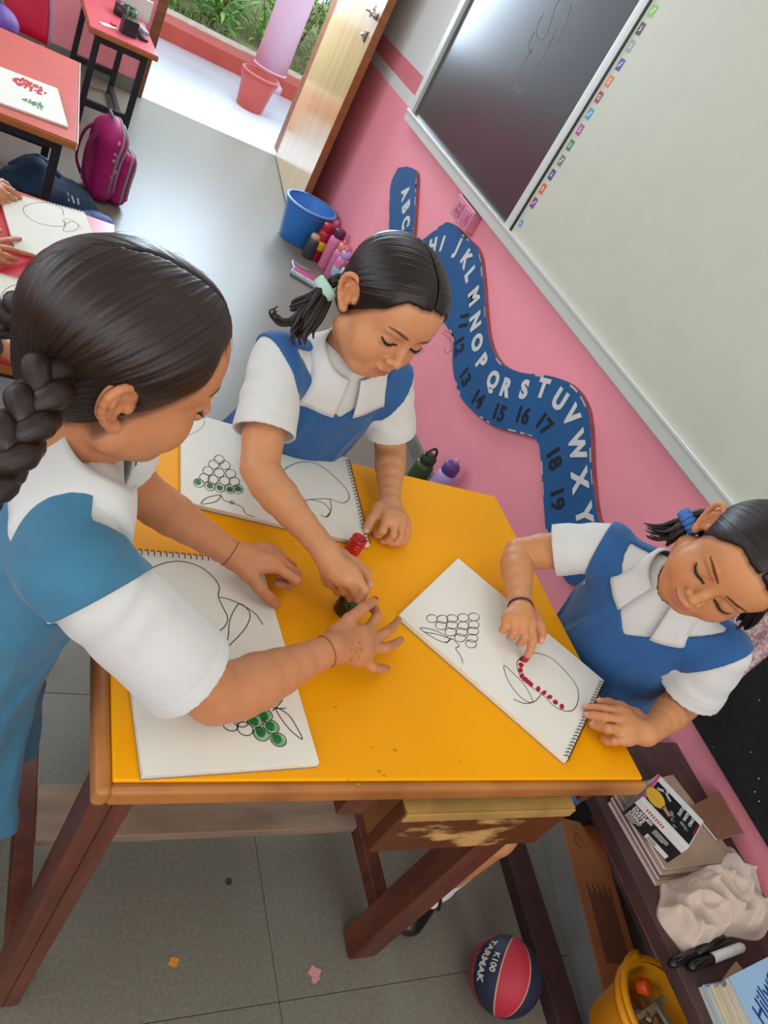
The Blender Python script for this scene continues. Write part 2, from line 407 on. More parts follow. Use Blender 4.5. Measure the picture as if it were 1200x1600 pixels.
# ------------------------------------------------------------------ yellow school desk
WOOD_D = mat('table_leg_wood', '#6f3c2a', 0.40, vscale=7, stretch=(5, 5, 0.7), bump=0.15, bscale=40, col2='#4f261c', detail=8)
WOOD_L = mat('table_lipping_wood', '#bd7c3a', 0.40, var=0.28, vscale=7, stretch=(1, 1, 1), bump=0.2, bscale=60, col2='#8a5026')
YEL = mat('yellow_laminate', '#f4a300', 0.45, var=0.035, vscale=4, spec=0.2)
tx0, tx1, ty0, ty1 = 0.186, 0.9953, 0.3937, 1.0456
desk = empty('school_desk', ((tx0 + tx1) / 2, (ty0 + ty1) / 2, 0), label='wooden school desk with yellow top and pulled-out drawer', cat='desk')
DC = NP_(((tx0 + tx1) / 2, (ty0 + ty1) / 2, 0))
def dl(mb):                                        # shift a shape into the desk's own frame
    mb.v = [tuple(NP_(p) - DC) for p in mb.v]; return mb
LT = 0.030
dl(MB().box((tx0 + .017, ty0 + .013, TZ - 0.020), (tx1 - .002, ty1 - .002, TZ))).build('desk_top', YEL, desk, bevel=0.003)
dl(MB().box((tx0 + 0.014, ty0, TZ - LT), (tx1 + .004, ty0 + .014, TZ - .0015))).build('front_lipping', WOOD_L, desk, bevel=0.007, seg=4)
dl(MB().box((tx0, ty0, TZ - LT), (tx0 + .0175, ty1, TZ - .0015))).build('side_lipping', WOOD_L, desk, bevel=0.007, seg=4)
dl(MB().box((tx0 + .02, ty0 + .03, TZ - .1), (tx0 + .04, ty1 - .03, TZ - .02)).box((tx1 - .05, ty0 + .03, TZ - .1), (tx1 - .03, ty1 - .03, TZ - .02)).box((tx0 + .02, ty1 - .05, TZ - .1), (tx1 - .03, ty1 - .03, TZ - .02)).box((0.50, ty0 + .012, TZ - .085), (0.545, ty1 - .03, TZ - .02))).build('apron', WOOD_D, desk, bevel=0.002)
for (a, b) in (((.192, .403), (.236, .450)), ((.800, .403), (.860, .455)), ((.192, .985), (.236, 1.03)), ((.800, .985), (.860, 1.03))):
    lg = dl(MB().box((a[0], a[1], 0), (b[0], b[1], TZ - .022))).build('leg', WOOD_D, desk, bevel=0.004)
gv = dl(MB().box((.2125, .4022, 0.01), (.2137, .4035, TZ - .03))).build('leg_joint', mat('joint_gap', '#2a150f', 0.8), desk)
dl(MB().box((.822, .455, .075), (.852, .985, .11))).build('stretcher', WOOD_D, desk, bevel=0.003)
dl(MB().box((.198, .45, .075), (.228, .985, .11))).build('stretcher', WOOD_D, desk, bevel=0.003)
dl(MB().box((.228, .605, .085), (.822, .70, .108))).build('footrest', mat('footrest_wood', '#8d7560', 0.6, var=0.22, vscale=8, stretch=(1, 5, 5), bump=0.2, bscale=50), desk, bevel=0.003)
# drawer
WOOD_W = mat('worn_drawer_wood', '#5e3014', 0.45, var=0.0, vscale=9, stretch=(1, 1, 2.4), col2='#c79a5c', bump=0.25, bscale=50, thr=(0.54, 0.62), detail=9)
WOOD_S = mat('drawer_side_wood', '#8a5728', 0.5, var=0.2, vscale=6, stretch=(1, 0.4, 3), bump=0.1)
WOOD_P = mat('drawer_pale_edge', '#a98245', 0.6, var=0.25, vscale=14, bump=0.2)
dx0, dx1, dz0, dz1, dy0 = .577, .876, .497, .604, .385
dl(MB().box((dx0, dy0, dz0), (dx1, dy0 + .020, dz1))).build('drawer_front', WOOD_W, desk, bevel=0.003)
dl(MB().box((dx0 + .002, dy0 + .001, dz1), (dx1 - .002, dy0 + .020, dz1 + .003))).build('drawer_rim', WOOD_P, desk)
dl(MB().box((dx0 + .002, dy0 - .003, dz1 - .016), (dx1 - .002, dy0 + .001, dz1 + .002))).build('drawer_rim', WOOD_P, desk, bevel=.001)
dl(MB().box((dx0 + .004, dy0 + .02, dz0 + .004), (dx0 + .018, dy0 + .40, dz1 - .004))).build('drawer_side', WOOD_S, desk, bevel=0.001)
dl(MB().box((dx1 - .018, dy0 + .02, dz0 + .004), (dx1 - .004, dy0 + .40, dz1 - .004))).build('drawer_side', WOOD_S, desk, bevel=0.001)
dl(MB().box((dx0 + .018, dy0 + .02, dz0 + .004), (dx1 - .018, dy0 + .40, dz0 + .012))).build('drawer_bottom', WOOD_S, desk)
dl(MB().box((dx0 + .018, dy0 + .386, dz0 + .004), (dx1 - .018, dy0 + .40, dz1 - .01))).build('drawer_back', WOOD_S, desk)

# ------------------------------------------------------------------ low red classroom desks on black steel frames
BLK = mat('black_steel', '#24222a', 0.4, var=0.1, spec=0.5)
EDGE = mat('desk_edge_wood', '#a8622e', 0.45, var=0.15, vscale=10)
def low_desk(x0, x1, y0, y1, h, rz, topcol, label, pale=False):
    cx, cy = (x0 + x1) / 2, (y0 + y1) / 2; ax, ay = (x1 - x0) / 2, (y1 - y0) / 2
    r = empty('low_desk', (cx, cy, 0), rz, label, 'desk', 'low red classroom desks')
    MB().box((-ax + .003, -ay + .003, h - .004), (ax - .003, ay - .003, h)).build('desk_top', topcol, r, bevel=.001)
    MB().box((-ax, -ay, h - .026), (ax, ay, h - .004)).build('top_board', EDGE, r, bevel=.003)
    if pale: MB().box((ax, -ay, h - .022), (ax + .004, ay, h - .001)).build('edge_strip', mat('pale_strip', '#e8c7ba', 0.5), r)
    q = .014; lx, ly = ax - .05, ay - .05
    for sx in (-1, 1):
        for sy in (-1, 1):
            MB().box((sx * lx - q, sy * ly - q, 0), (sx * lx + q, sy * ly + q, h - .026)).build('leg', BLK, r, bevel=.002)
    for sy in (-1, 1):
        MB().box((-lx + q, sy * ly - q * .8, h - .06), (lx - q, sy * ly + q * .8, h - .026)).build('rail', BLK, r)
        MB().box((-lx + q, sy * ly - q * .8, .09), (lx - q, sy * ly + q * .8, .12)).build('foot_rail', BLK, r)
    for sx in (-1, 1):
        MB().box((sx * lx - q * .8, -ly + q, .02), (sx * lx + q * .8, ly - q, .045)).build('side_rail', BLK, r)
        MB().box((sx * lx - q * .8, -ly + q, h - .055), (sx * lx + q * .8, ly - q, h - .026)).build('side_rail', BLK, r)
    return r
RT1 = mat('desk_red_pink', '#d4626a', 0.25, var=0.04); RT2 = mat('desk_red_orange', '#d0655a', 0.35, var=0.05); RT3 = mat('desk_red', '#cf2f3c', 0.3, var=0.05)
DH = 0.44
low_desk(0.20, 0.515, 4.18, 4.92, DH, 0.08, RT1, 'small pinkish red desk against the far wall carrying office things')
low_desk(-0.66, 0.192, 2.70, 3.56, DH, 0.0, RT2, 'orange red desk carrying the sheet with red grapes', pale=True)
low_desk(-0.62, 0.300, 1.40, 2.20, DH, 0.0, RT3, 'bright red desk behind the girl in the left foreground')

# red chair with a purple bag behind the orange desk
ch = empty('plastic_chair', (-0.10, 3.98, 0), 0.1, 'red plastic chair with grey rim behind the orange red desk', 'chair')
RC = mat('red_plastic', '#c11f3f', 0.35)
def shell(pts_fn, nu, nv):
    mb = MB(); vs = [pts_fn(i / nu, j / nv) for i in range(nu + 1) for j in range(nv + 1)]
    fs = [(i * (nv + 1) + j, (i + 1) * (nv + 1) + j, (i + 1) * (nv + 1) + j + 1, i * (nv + 1) + j + 1) for i in range(nu) for j in range(nv)]
    mb.add(vs, fs); return mb
bk = shell(lambda u, v: ((u - .5) * .40 * (1 - .25 * v * v), .16 + .03 * v + .04 * (u - .5) ** 2 * 4 * -1, .30 + .30 * v - .05 * (abs(u - .5) * 2) ** 4 * v), 12, 8).build('backrest', RC, ch, smooth=True, recalc=False)
md = bk.modifiers.new('s', 'SOLIDIFY'); md.thickness = .008
rim = [((u - .5) * .40 * (1 - .25 * v * v), .16 + .03 * v - .04 * (u - .5) ** 2 * 4, .30 + .30 * v - .05 * (abs(u - .5) * 2) ** 4 * v) for u, v in [(0, i / 6) for i in range(7)] + [(i / 12, 1) for i in range(1, 13)] + [(1, 1 - i / 6) for i in range(1, 7)]]
MB().tube(rim, .007, 8).build('rim', mat('grey_violet_rim', '#9c86a8', 0.4), ch, smooth=True)
sh = shell(lambda u, v: ((u - .5) * .38, -.17 + .34 * v, .27 + .012 * (abs(u - .5) * 2) ** 3), 10, 8).build('seat', RC, ch, smooth=True, recalc=False)
md = sh.modifiers.new('s', 'SOLIDIFY'); md.thickness = .012
for sx in (-1, 1):
    for sy in (-1, 1): MB().tube([(sx * .14, sy * .12, .265), (sx * .17, sy * .15, 0)], .011, 8).build('leg', mat('chair_leg_grey', '#8f8a92', .3, metal=.8), ch, smooth=True)

# worn spots on the yellow top
stn = MB(); rs_ = random.Random(9)
for k, (px, py, r) in enumerate(((580, 1168, .0015), (617, 1172, .0022), (592, 1205, .002), (600, 1212, .0016), (524, 1105, .0015), (470, 925, .0015), (800, 1150, .0012), (720, 1190, .0012), (545, 1220, .0016), (560, 1226, .002), (960, 1190, .001), (455, 845, .0012), (640, 900, .001))):
    q = ZP(px, py, TZ + .0004) - DC; n = 9; stn.add([q + NP_((r * (1 + .5 * rs_.random()) * math.cos(a) * 1.3, r * (.5 + .5 * rs_.random()) * math.sin(a), 0)) for a in np.linspace(0, 6.28, n, endpoint=False)], [tuple(range(n))])
tag(stn.build('worn_spot', mat('worn_spot', '#b87e18', .7), desk, recalc=False), kind='stuff')
# ------------------------------------------------------------------ boards on the right wall
M_ALU = mat('pale_aluminium', '#c9ccc4', 0.4, metal=0.15, spec=0.5)
M_CHALK = mat('chalkboard', '#2b2d31', 0.22, var=0.12, vscale=4, spec=0.9, ior=1.5)
M_WB = mat('whiteboard_enamel', '#c0c2b0', 0.35, var=0.02, spec=0.4)
YA, YB = 3.52, -0.35; ZB, ZT = 0.800, 2.05
bd = empty('classroom_board', (1.50, 1.6, ZB), label='long grey framed wall board with a black chalk panel and a white panel', cat='board')
BO = NP_((1.50, 1.6, ZB))
def bl(mb): mb.v = [tuple(NP_(p) - BO) for p in mb.v]; return mb
bl(MB().box((1.494, YB, ZB - .004), (1.531, YA, ZB + .042))).build('bottom_rail', M_ALU, bd, bevel=.004)
bl(MB().box((1.488, YB, ZB + .034), (1.531, YA, ZB + .045))).build('rail_lip', mat('bright_aluminium', '#d8dcd8', .25, metal=.3), bd, bevel=.002)
bl(MB().box((1.494, YA - .045, ZB + .042), (1.531, YA, ZT))).build('end_rail', M_ALU, bd, bevel=.004)
bl(MB().box((1.494, YB, ZT), (1.531, YA, ZT + .04))).build('top_rail', M_ALU, bd, bevel=.004)
bl(MB().box((1.496, 2.315, ZB + .042), (1.531, 2.352, ZT))).build('divider_rail', M_ALU, bd, bevel=.006, seg=3)
bl(MB().box((1.498, 2.300, ZB + .042), (1.529, 2.308, ZT))).build('divider_rail', mat('black_gasket', '#16161a', .5), bd)
bl(MB().box((1.497, 2.308, ZB + .042), (1.531, 2.3145, ZT))).build('divider_rail', M_ALU, bd, bevel=.002)
cp = bl(MB().box((1.512, 2.352, ZB + .045), (1.530, YA - .045, ZT))).build('chalk_panel', M_CHALK, bd)
wp = bl(MB().box((1.503, YB, ZB + .045), (1.530, 2.300, ZT))).build('white_panel', M_WB, bd)
scr = MB()
for path in ([(850, 20), (838, 45), (843, 62), (855, 50), (868, 10), (880, -10)], [(868, 45), (862, 70), (872, 62), (885, 35), (892, 5)], [(830, 85), (826, 70), (835, 50)],
             [(812, 145), (805, 135), (808, 118), (820, 95), (832, 75)], [(812, 145), (822, 138), (833, 115), (850, 85), (862, 60)]):
    pp = smooth_path([XP(a, b, 1.5117) for a, b in path], 8)
    scr.ribbon([p - BO for p in pp], 0.006, nrm=(1, 0, 0))
scr.build('chalk_scribble', mat('chalk_smear', '#6e6c66', .9), cp).matrix_parent_inverse = Matrix.Identity(4)
icons = [(1020, 17, '#7ac043'), (1001, 45, '#4a3540'), (985, 72, '#8f9a96'), (969, 101, '#3b3f86'), (952, 127, '#d9752e'), (936, 152, '#a02c3e'), (921, 178, '#3a8fc0'), (906, 203, '#a83a8c'),
         (891, 227, '#2f7a3c'), (877, 251, '#6b6f70'), (862, 273, '#39357f'), (848, 295, '#d5562c'), (834, 317, '#7c2f86'), (814, 349, '#3d94c4')]
for i, (a, b, c) in enumerate(icons):
    q = XP(a, b, 1.5025); s = 0.030 if i < 13 else 0.021
    ic = MB().box((1.5020, q[1] - s * .40, q[2] - s * .55), (1.5030, q[1] + s * .40, q[2] + s * .55)); bl(ic)
    io = ic.build('toolbar_icon', mat('icon_' + c[1:], c, .5), wp)
    gl = MB(); z = q[2]; y = q[1]; X = 1.5017
    if i % 3 == 0: gl.ribbon([(X, y + s * .2, z - s * .25), (X, y, z), (X, y - s * .2, z + s * .3)], s * .14, (1, 0, 0))
    elif i % 3 == 1: gl.ribbon([(X, y + s * .15, z - s * .2), (X, y - s * .15, z - s * .05), (X, y + s * .1, z + s * .1), (X, y - s * .1, z + s * .25)], s * .13, (1, 0, 0))
    else: gl.ribbon([(X, y + s * .18, z + s * .15), (X, y - s * .18, z + s * .15), (X, y - s * .18, z - s * .15), (X, y + s * .18, z - s * .15)], s * .10, (1, 0, 0), closed=True)
    bl(gl).build('icon_glyph', mat('icon_white', '#e4e6ea', .5), io)

# ------------------------------------------------------------------ alphabet snake board
SX = 1.514
def wyz(px, py, x=SX): return XP(px, py, x)[1:]
up_e = [wyz(*q) for q in ((636, 260), (650, 268), (650, 300), (647, 352))]
hidU = [(2.92, .505), (2.86, .525), (2.80, .60), (2.73, .675)]
up_e += [NP_(q) for q in hidU] + [wyz(*q) for q in ((728, 370), (748, 392), (755, 436), (759, 492), (766, 536), (783, 567), (814, 582), (857, 587), (892, 600), (914, 628), (922, 667), (925, 733), (932, 799), (941, 830), (935, 880), (915, 912))]
lo_e = [wyz(*q) for q in ((622, 262), (611, 285), (608, 320), (608, 357))]
hidL = [(3.06, .37), (2.93, .33), (2.78, .36), (2.66, .44), (2.52, .49), (2.40, .43)]
lo_e += [NP_(q) for q in hidL] + [wyz(*q) for q in ((707, 527), (707, 571), (717, 615), (739, 643), (770, 665), (814, 678), (838, 687), (844, 711), (847, 755), (851, 807), (854, 834), (871, 886), (888, 912))]
U = smooth_path([(0, *q) for q in up_e], 5); Lw = smooth_path([(0, *q) for q in lo_e], 5)
poly = [(SX, p[1], p[2]) for p in U] + [(SX, p[1], p[2]) for p in Lw[::-1]]
sk = empty('alphabet_board', (SX, 2.2, .45), label='wavy blue wooden board with white letters and black numbers on the pink wall', cat='sign')
SO = NP_((SX, 2.2, .45))
def sl_(mb): mb.v = [tuple(NP_(p) - SO) for p in mb.v]; return mb
# triangulated slab between the two edges
nU = 120
def resample(P, n):
    P = np.array(P); d = np.r_[0, np.cumsum(np.linalg.norm(np.diff(P, axis=0), axis=1))]; t = np.linspace(0, d[-1], n)
    return np.stack([np.interp(t, d, P[:, i]) for i in range(P.shape[1])], 1)
RU, RL = resample(U, nU), resample(Lw, nU)
mb = MB()
for xx, flip in ((SX, 0), (SX + .016, 1)):
    vs = [(xx, p[1], p[2]) for p in RU] + [(xx, p[1], p[2]) for p in RL]
    mb.add(vs, [(i, i + 1, nU + i + 1, nU + i) if not flip else (i, nU + i, nU + i + 1, i + 1) for i in range(nU - 1)])
n2 = 2 * nU
for i in range(nU - 1):
    mb.f.append((i, n2 + i, n2 + i + 1, i + 1)); mb.mi.append(1); mb.f.append((nU + i, nU + i + 1, n2 + nU + i + 1, n2 + nU + i)); mb.mi.append(1)
for i in (0, nU - 1): mb.f.append((i, nU + i, n2 + nU + i, n2 + i)); mb.mi.append(1)
M_SNB = mat('snake_blue_paint', '#1f5688', 0.45, var=0.10, vscale=7, bump=0.1, bscale=60)
sl_(mb).build('board', [M_SNB, mat('snake_edge_red', '#8c4a4c', .6, var=.2, vscale=30)], sk)
wr = MB()                                           # worn, paint-chipped rim
for E_, sgn in ((RU, -1), (RL, 1)):
    for i in range(2, nU - 2):
        if (math.sin(i * 1.7) + math.sin(i * 0.61 + 2)) > (0.75 if sgn > 0 else 1.1):
            wr.ribbon([(SX - .0006, *(E_[i + k][1:] + np.array([0, 0.004 * sgn]))) for k in (-1, 0, 1)], .003 + .003 * random.random(), (1, 0, 0))
tag(sl_(wr).build('worn_edge', mat('worn_wood', '#b9b3a6', .8), sk, recalc=False), kind='stuff')
letters = dict(A=(633, 302), B=(634, 324), C=(634, 348), J=(716, 386), K=(728, 405), L=(734, 429), M=(740, 464), N=(742, 503), O=(745, 536), P=(752, 566), Q=(770, 595), R=(790, 607), S=(819, 610), T=(848, 608), U=(874, 626), V=(892, 651), W=(901, 698), X=(905, 751), Y=(912, 805))
hidden_letters = {'D': (3.00, .455), 'E': (2.945, .43), 'F': (2.875, .435), 'G': (2.80, .495), 'H': (2.745, .56), 'I': (2.685, .60)}
pos = {k: wyz(*v) for k, v in letters.items()}; pos.update({k: NP_(v) for k, v in hidden_letters.items()})
order = 'ABCDEFGHIJKLMNOPQRSTUVWXY'
M_LET = mat('letter_white', '#cfcdc6', .6, var=.06, vscale=40); M_NUM = mat('number_black', '#15181d', .5)
def on_path(keys, P, txtsize, m, name, bold):
    for i, k in enumerate(keys):
        a = P[keys[max(i - 1, 0)]]; b = P[keys[min(i + 1, len(keys) - 1)]]; t = unit(b - a)     # reading direction in (y, z)
        ex = NP_((0, t[0], t[1])); nz_ = NP_((-1, 0, 0)); ey = np.cross(nz_, ex)                  # wall faces -x
        me = text_mesh(str(k), txtsize, 0.0006, bold); place_mesh(me, NP_((SX - .0008, *P[k])) - SO, ex, ey, nz_)
        link_mesh(name, me, m, sk)
on_path(list(order), pos, 0.078, M_LET, 'letter', 0.0042)
nums = {'11': (724, 501), '12': (717, 540), '13': (726, 589), '14': (746, 624), '15': (779, 646), '16': (816, 650), '17': (849, 663), '18': (865, 716), '19': (870, 779)}
on_path(list(nums), {k: wyz(*v) for k, v in nums.items()}, 0.072, M_NUM, 'number', 0.0022)

# wall socket, black pin board, lace cloth, cable
so = empty('wall_socket', (1.5, 2.64, .75), label='pink painted electric socket box below the wall board', cat='socket')
MSK = mat('socket_pink', '#d3869a', .4)
MB().box((-.006, -.085, -.040), (.032, .085, .040)).build('box', MSK, so, bevel=.004)
for yy in (-.045, .03):
    MB().box((-.010, yy - .026, -.028), (-.006, yy + .026, .028)).build('plate', mat('socket_plate', '#c0708a', .35), so, bevel=.002)
for yy, zz in ((.03, .012), (.020, -.010), (.040, -.010)):
    MB().tube([(-.0095, yy, zz), (-.0112, yy, zz)], .004, 10).build('hole', mat('socket_dark', '#5c2535', .6), so)
MB().box((-.0125, -.058, -.014), (-.0095, -.032, .014)).build('switch', mat('socket_plate', '#c0708a', .35), so, bevel=.001)
bb = empty('pin_board', (1.52, .1, .455), label='black speckled board fixed low on the pink wall at the right edge', cat='board')
MB().box((-.010, -.62, 0), (.011, .556, .33)).build('panel', mat('black_felt', '#15171a', .75, var=.3, vscale=60, bump=.3, bscale=200), bb, bevel=.002)
dots = MB()
for k in range(60):
    y, z = random.uniform(-.3, .54), random.uniform(.01, .32); r = random.uniform(.0007, .0016)
    dots.tube([(-.0102, y, z), (-.0112, y, z)], r, 6)
tag(dots.build('pin_specks', mat('pin_white', '#d4d4d0', .5), bb), kind='stuff')
lc = bpy.data.meshes.new('lace'); lb = bmesh.new(); bmesh.ops.create_grid(lb, x_segments=40, y_segments=40, size=.5)
for v in lb.verts:
    u, w = v.co.x + .5, v.co.y + .5
    y = .800 - .150 * u + .01 * w; z = .520 + .26 * w - .03 * u
    v.co = (1.513 - .010 * math.sin(u * 14 + 2 * w) * (.4 + .6 * (1 - w)) - .004 * math.sin(u * 31 + w * 9), y, z)
lb.to_mesh(lc); lb.free()
lo_ = link_mesh('lace_cloth', lc, mat('lace_cream', '#d9c2bd', .85, var=.25, vscale=120, bump=.6, bscale=260, col2='#b98a8c', thr=(.45, .55)), smooth=True)
md = lo_.modifiers.new('s', 'SOLIDIFY'); md.thickness = .003
tag(lo_, 'crinkled pinkish cream lace cloth hanging on the wall behind the right girl', 'cloth')
cb = MB().tube(smooth_path([XP(1035, 1120, 1.52), XP(1024, 1150, 1.52), XP(1018, 1170, 1.518), XP(1012, 1198, 1.515), (1.50, .62, .262)], 8), .0045, 8).build('cable', mat('cable_black', '#221518', .4), smooth=True)
tag(cb, 'thin black cable running down the pink wall beside the desk corner', 'cable')

# ------------------------------------------------------------------ sketchbooks
M_PAGE = mat('sketch_paper', '#e6e2d5', .75, var=.012, vscale=8); M_BLOCK = mat('page_edges', '#d9d2bf', .85, var=.1, vscale=60, stretch=(1, 1, 18))
M_COVER = mat('cover_board', '#8a8378', .7); M_INK = mat('marker_ink', '#2b2724', .6); M_WIRE = mat('spiral_wire', '#2d2a2b', .35, metal=.6)
M_GRN = mat('paint_green', '#146b30', .5, var=.35, vscale=120); M_RDP = mat('paint_red', '#b40f33', .5, var=.15, vscale=120)
M_PGR = mat('paint_green_pale', '#7fb583', .6, var=.15, vscale=90)
def sketchbook(label, corners, z0, th, spiral, group='sketchbooks on the desks', wire=M_WIRE, loops=30):
    C = [ZP(a, b, z0 + th) for a, b in corners]; c = sum(C) / 4; c[2] = z0
    # square the surveyed corners up to a true rectangle
    e = unit((C[1] - C[0]) + (C[2] - C[3])); f = np.array([-e[1], e[0], 0]); f = f if f @ (C[3] - C[0]) > 0 else -f
    w = (np.linalg.norm(C[1] - C[0]) + np.linalg.norm(C[2] - C[3])) / 2; h = (abs((C[3] - C[0]) @ f) + abs((C[2] - C[1]) @ f)) / 2
    K = [-e * w / 2 - f * h / 2, e * w / 2 - f * h / 2, e * w / 2 + f * h / 2, -e * w / 2 + f * h / 2]
    r = empty('sketchbook', c, 0, label, 'sketchbook', group)
    Z = np.array([0, 0, 1.0])
    MB().prism([k * 1.004 for k in K], Z * .0018).build('cover', M_COVER, r, bevel=.0008)
    MB().prism([k + Z * .0018 for k in K], Z * (th - .0024)).build('page_block', M_BLOCK, r, bevel=.0008)
    pg = MB().prism([k * .998 + Z * (th - .0006) for k in K], Z * .0006).build('page', M_PAGE, r)
    a, b = K[spiral], K[(spiral + 1) % 4]; n = unit(b - a); inn = unit(-(a + b)); pts = []
    L = np.linalg.norm(b - a)
    for i in range(loops * 10 + 1):
        t = i / (loops * 10); ph = 2 * math.pi * t * loops
        pts.append(a + n * (L * (.02 + .96 * t)) + inn * (.0025 + .0055 * math.cos(ph)) + Z * (th * .5 + (th * .5 + .0035) * math.sin(ph)))
    MB().tube(pts, .00075, 5).build('spiral_binding', wire, r, smooth=True)
    def draw(name, items, m):
        mbd = MB()
        for n_it, it in enumerate(items):
            kind = it[0]
            if kind == 'line':
                pp = smooth_path([ZP(x, y, z0 + th + .0003) - c for x, y in it[1]], 6, closed=len(it) > 2 and it[2]); mbd.ribbon(pp, it[3] if len(it) > 3 else .0013, closed=len(it) > 2 and it[2])
            elif kind == 'ring':
                x, y, rx, ry, an = it[1]; ca, sa = math.cos(an), math.sin(an)
                pp = [ZP(x + rx * math.cos(w) * ca - ry * math.sin(w) * sa, y + rx * math.cos(w) * sa + ry * math.sin(w) * ca, z0 + th + .0003) - c for w in np.linspace(0, 2 * math.pi, 22, endpoint=False)]
                mbd.ribbon(pp, .0012, closed=True)
            elif kind == 'disc':
                x, y, rx, ry, an, dz = it[1]; ca, sa = math.cos(an), math.sin(an)
                pp = [ZP(x + rx * math.cos(w) * ca * (1 + .12 * math.sin(3 * w + x)) - ry * math.sin(w) * sa, y + rx * math.cos(w) * sa + ry * math.sin(w) * ca * (1 + .1 * math.sin(2 * w + y)), z0 + th + .0003 + dz + n_it * 2.5e-5) - c for w in np.linspace(0, 2 * math.pi, 18, endpoint=False)]
                mbd.add(pp, [tuple(range(18))])
        return tag(mbd.build(name, m, pg, recalc=False), kind='stuff')
    return r, draw
def zz(pts, ox, oy, s): return [(ox + x / s, oy + y / s) for x, y in pts]
Z6 = lambda pts: zz(pts, 180, 640, 2.4)
Z7 = lambda pts: zz(pts, 600, 760, 2.0)
# book under the left girl's arms
r1, d1 = sketchbook('large open sketchbook with a peach outline and green grapes under the left girl\'s arms', [(205, 1215), (505, 1190), (402, 878), (192, 856)], TZ, .010, 2, loops=24)
d1('drawing', [('line', Z6([(60, 690), (80, 645), (110, 612), (150, 588), (200, 572), (250, 569), (310, 585), (360, 620), (390, 662), (387, 700), (404, 740), (422, 782), (408, 816), (370, 840), (330, 848), (270, 850), (200, 840)])),
    ('line', Z6([(387, 702), (430, 712), (480, 735), (525, 765), (555, 806)])), ('line', Z6([(470, 728), (503, 757), (503, 790), (480, 830), (440, 872), (415, 892), (424, 850), (430, 790), (450, 745)]), True),
    ('line', Z6([(603, 1118), (650, 1145), (680, 1190), (702, 1236), (660, 1205), (622, 1158)]), True), ('line', Z6([(570, 1105), (600, 1120), (640, 1120)])), ('line', Z6([(590, 1130), (615, 1105), (628, 1090)]))] +
    [('ring', (*Z6([(x, y)])[0], 13, 10, .5)) for x, y in ((432, 1180), (487, 1197), (548, 1217), (612, 1238), (585, 1190), (523, 1166), (560, 1145), (470, 1165), (505, 1140))], M_INK)
d1('finger_paint_pale', [('disc', (*Z6([(x, y)])[0], 11.5, 8.5, .5, 0)) for x, y in ((548, 1217), (612, 1238), (585, 1190), (523, 1166), (560, 1145))], M_PGR)
d1('finger_paint', [('disc', (*Z6([(x, y)])[0], 8.5, 6.5, .8, .0002)) for x, y in ((545, 1210), (606, 1235), (580, 1187), (520, 1168), (556, 1148))], M_GRN)
# book in front of the middle girl
r2, d2 = sketchbook('open sketchbook with grapes and a mango outline in front of the middle girl', [(276, 778), (577, 854), (545, 714), (290, 644)], TZ, .009, 1, loops=26)
gr2 = [(390, 187), (370, 205), (412, 208), (348, 230), (390, 237), (433, 240), (335, 255), (367, 262), (410, 267), (447, 270), (313, 275), (355, 287), (392, 293), (430, 298), (460, 298)]
d2('drawing', [('ring', (*Z6([g])[0], 8, 6.8, .3)) for g in gr2] + [('line', Z6([(322, 352), (345, 330), (395, 320), (380, 343), (345, 352)]), True), ('line', Z6([(395, 318), (408, 340), (440, 350), (475, 365), (490, 390), (522, 402)])),
    ('ring', (*Z6([(438, 348)])[0], 2.6, 2.6, 0)), ('line', Z6([(600, 270), (640, 220), (700, 196), (760, 205), (820, 250), (868, 300), (876, 335), (850, 350), (805, 335), (740, 336), (690, 345)])),
    ('line', Z6([(735, 338), (780, 350), (806, 380), (795, 402), (770, 395)])), ('line', Z6([(806, 335), (810, 375), (790, 405)])), ('line', Z6([(320, 18), (335, 50), (300, 85), (240, 105)]), False, .0006)], M_INK)
d2('finger_paint', [('disc', (*Z6([g])[0], 5.2, 4.2, .4, 0)) for g in ((310, 272), (355, 285), (392, 293), (429, 298), (461, 297))], M_GRN)
# book in front of the right girl
r3, d3 = sketchbook('open sketchbook with red dotted apple and plain grapes in front of the right girl', [(622, 960), (885, 1187), (945, 1065), (717, 872)], TZ, .010, 1, loops=26)
g3_ = [(150, 413), (183, 415), (213, 413), (248, 410), (281, 408), (178, 435), (213, 433), (248, 435), (280, 432), (208, 455), (243, 455), (279, 452), (238, 473), (276, 474), (272, 492)]
d3('drawing', [('ring', (*Z7([g])[0], 8.6, 6.2, .1)) for g in g3_] + [('line', Z7([(113, 443), (160, 450), (205, 476), (188, 487), (150, 470)]), True), ('line', Z7([(125, 455), (165, 462), (215, 478)])), ('line', Z7([(195, 490), (212, 476), (235, 498), (224, 506), (240, 530), (247, 553)])),
    ('line', Z7([(418, 545), (440, 528), (470, 520), (520, 535), (565, 575), (600, 620), (608, 660), (595, 695), (567, 702), (530, 685), (495, 650), (455, 622), (425, 590), (416, 560)]), True),
    ('line', Z7([(375, 560), (385, 600), (410, 640), (440, 668), (465, 672), (440, 622), (402, 582)]), True), ('line', Z7([(405, 665), (440, 678), (470, 672), (492, 650)]))], M_INK)
rd = [(432, 540), (428, 558), (427, 574), (431, 592), (440, 602), (449, 610), (459, 618), (482, 633), (500, 645), (518, 658), (536, 674), (556, 688)]
d3('finger_paint', [('disc', (*Z7([g])[0], 4.4, 3.5, .7 * i, .0)) for i, g in enumerate(rd)], M_RDP)
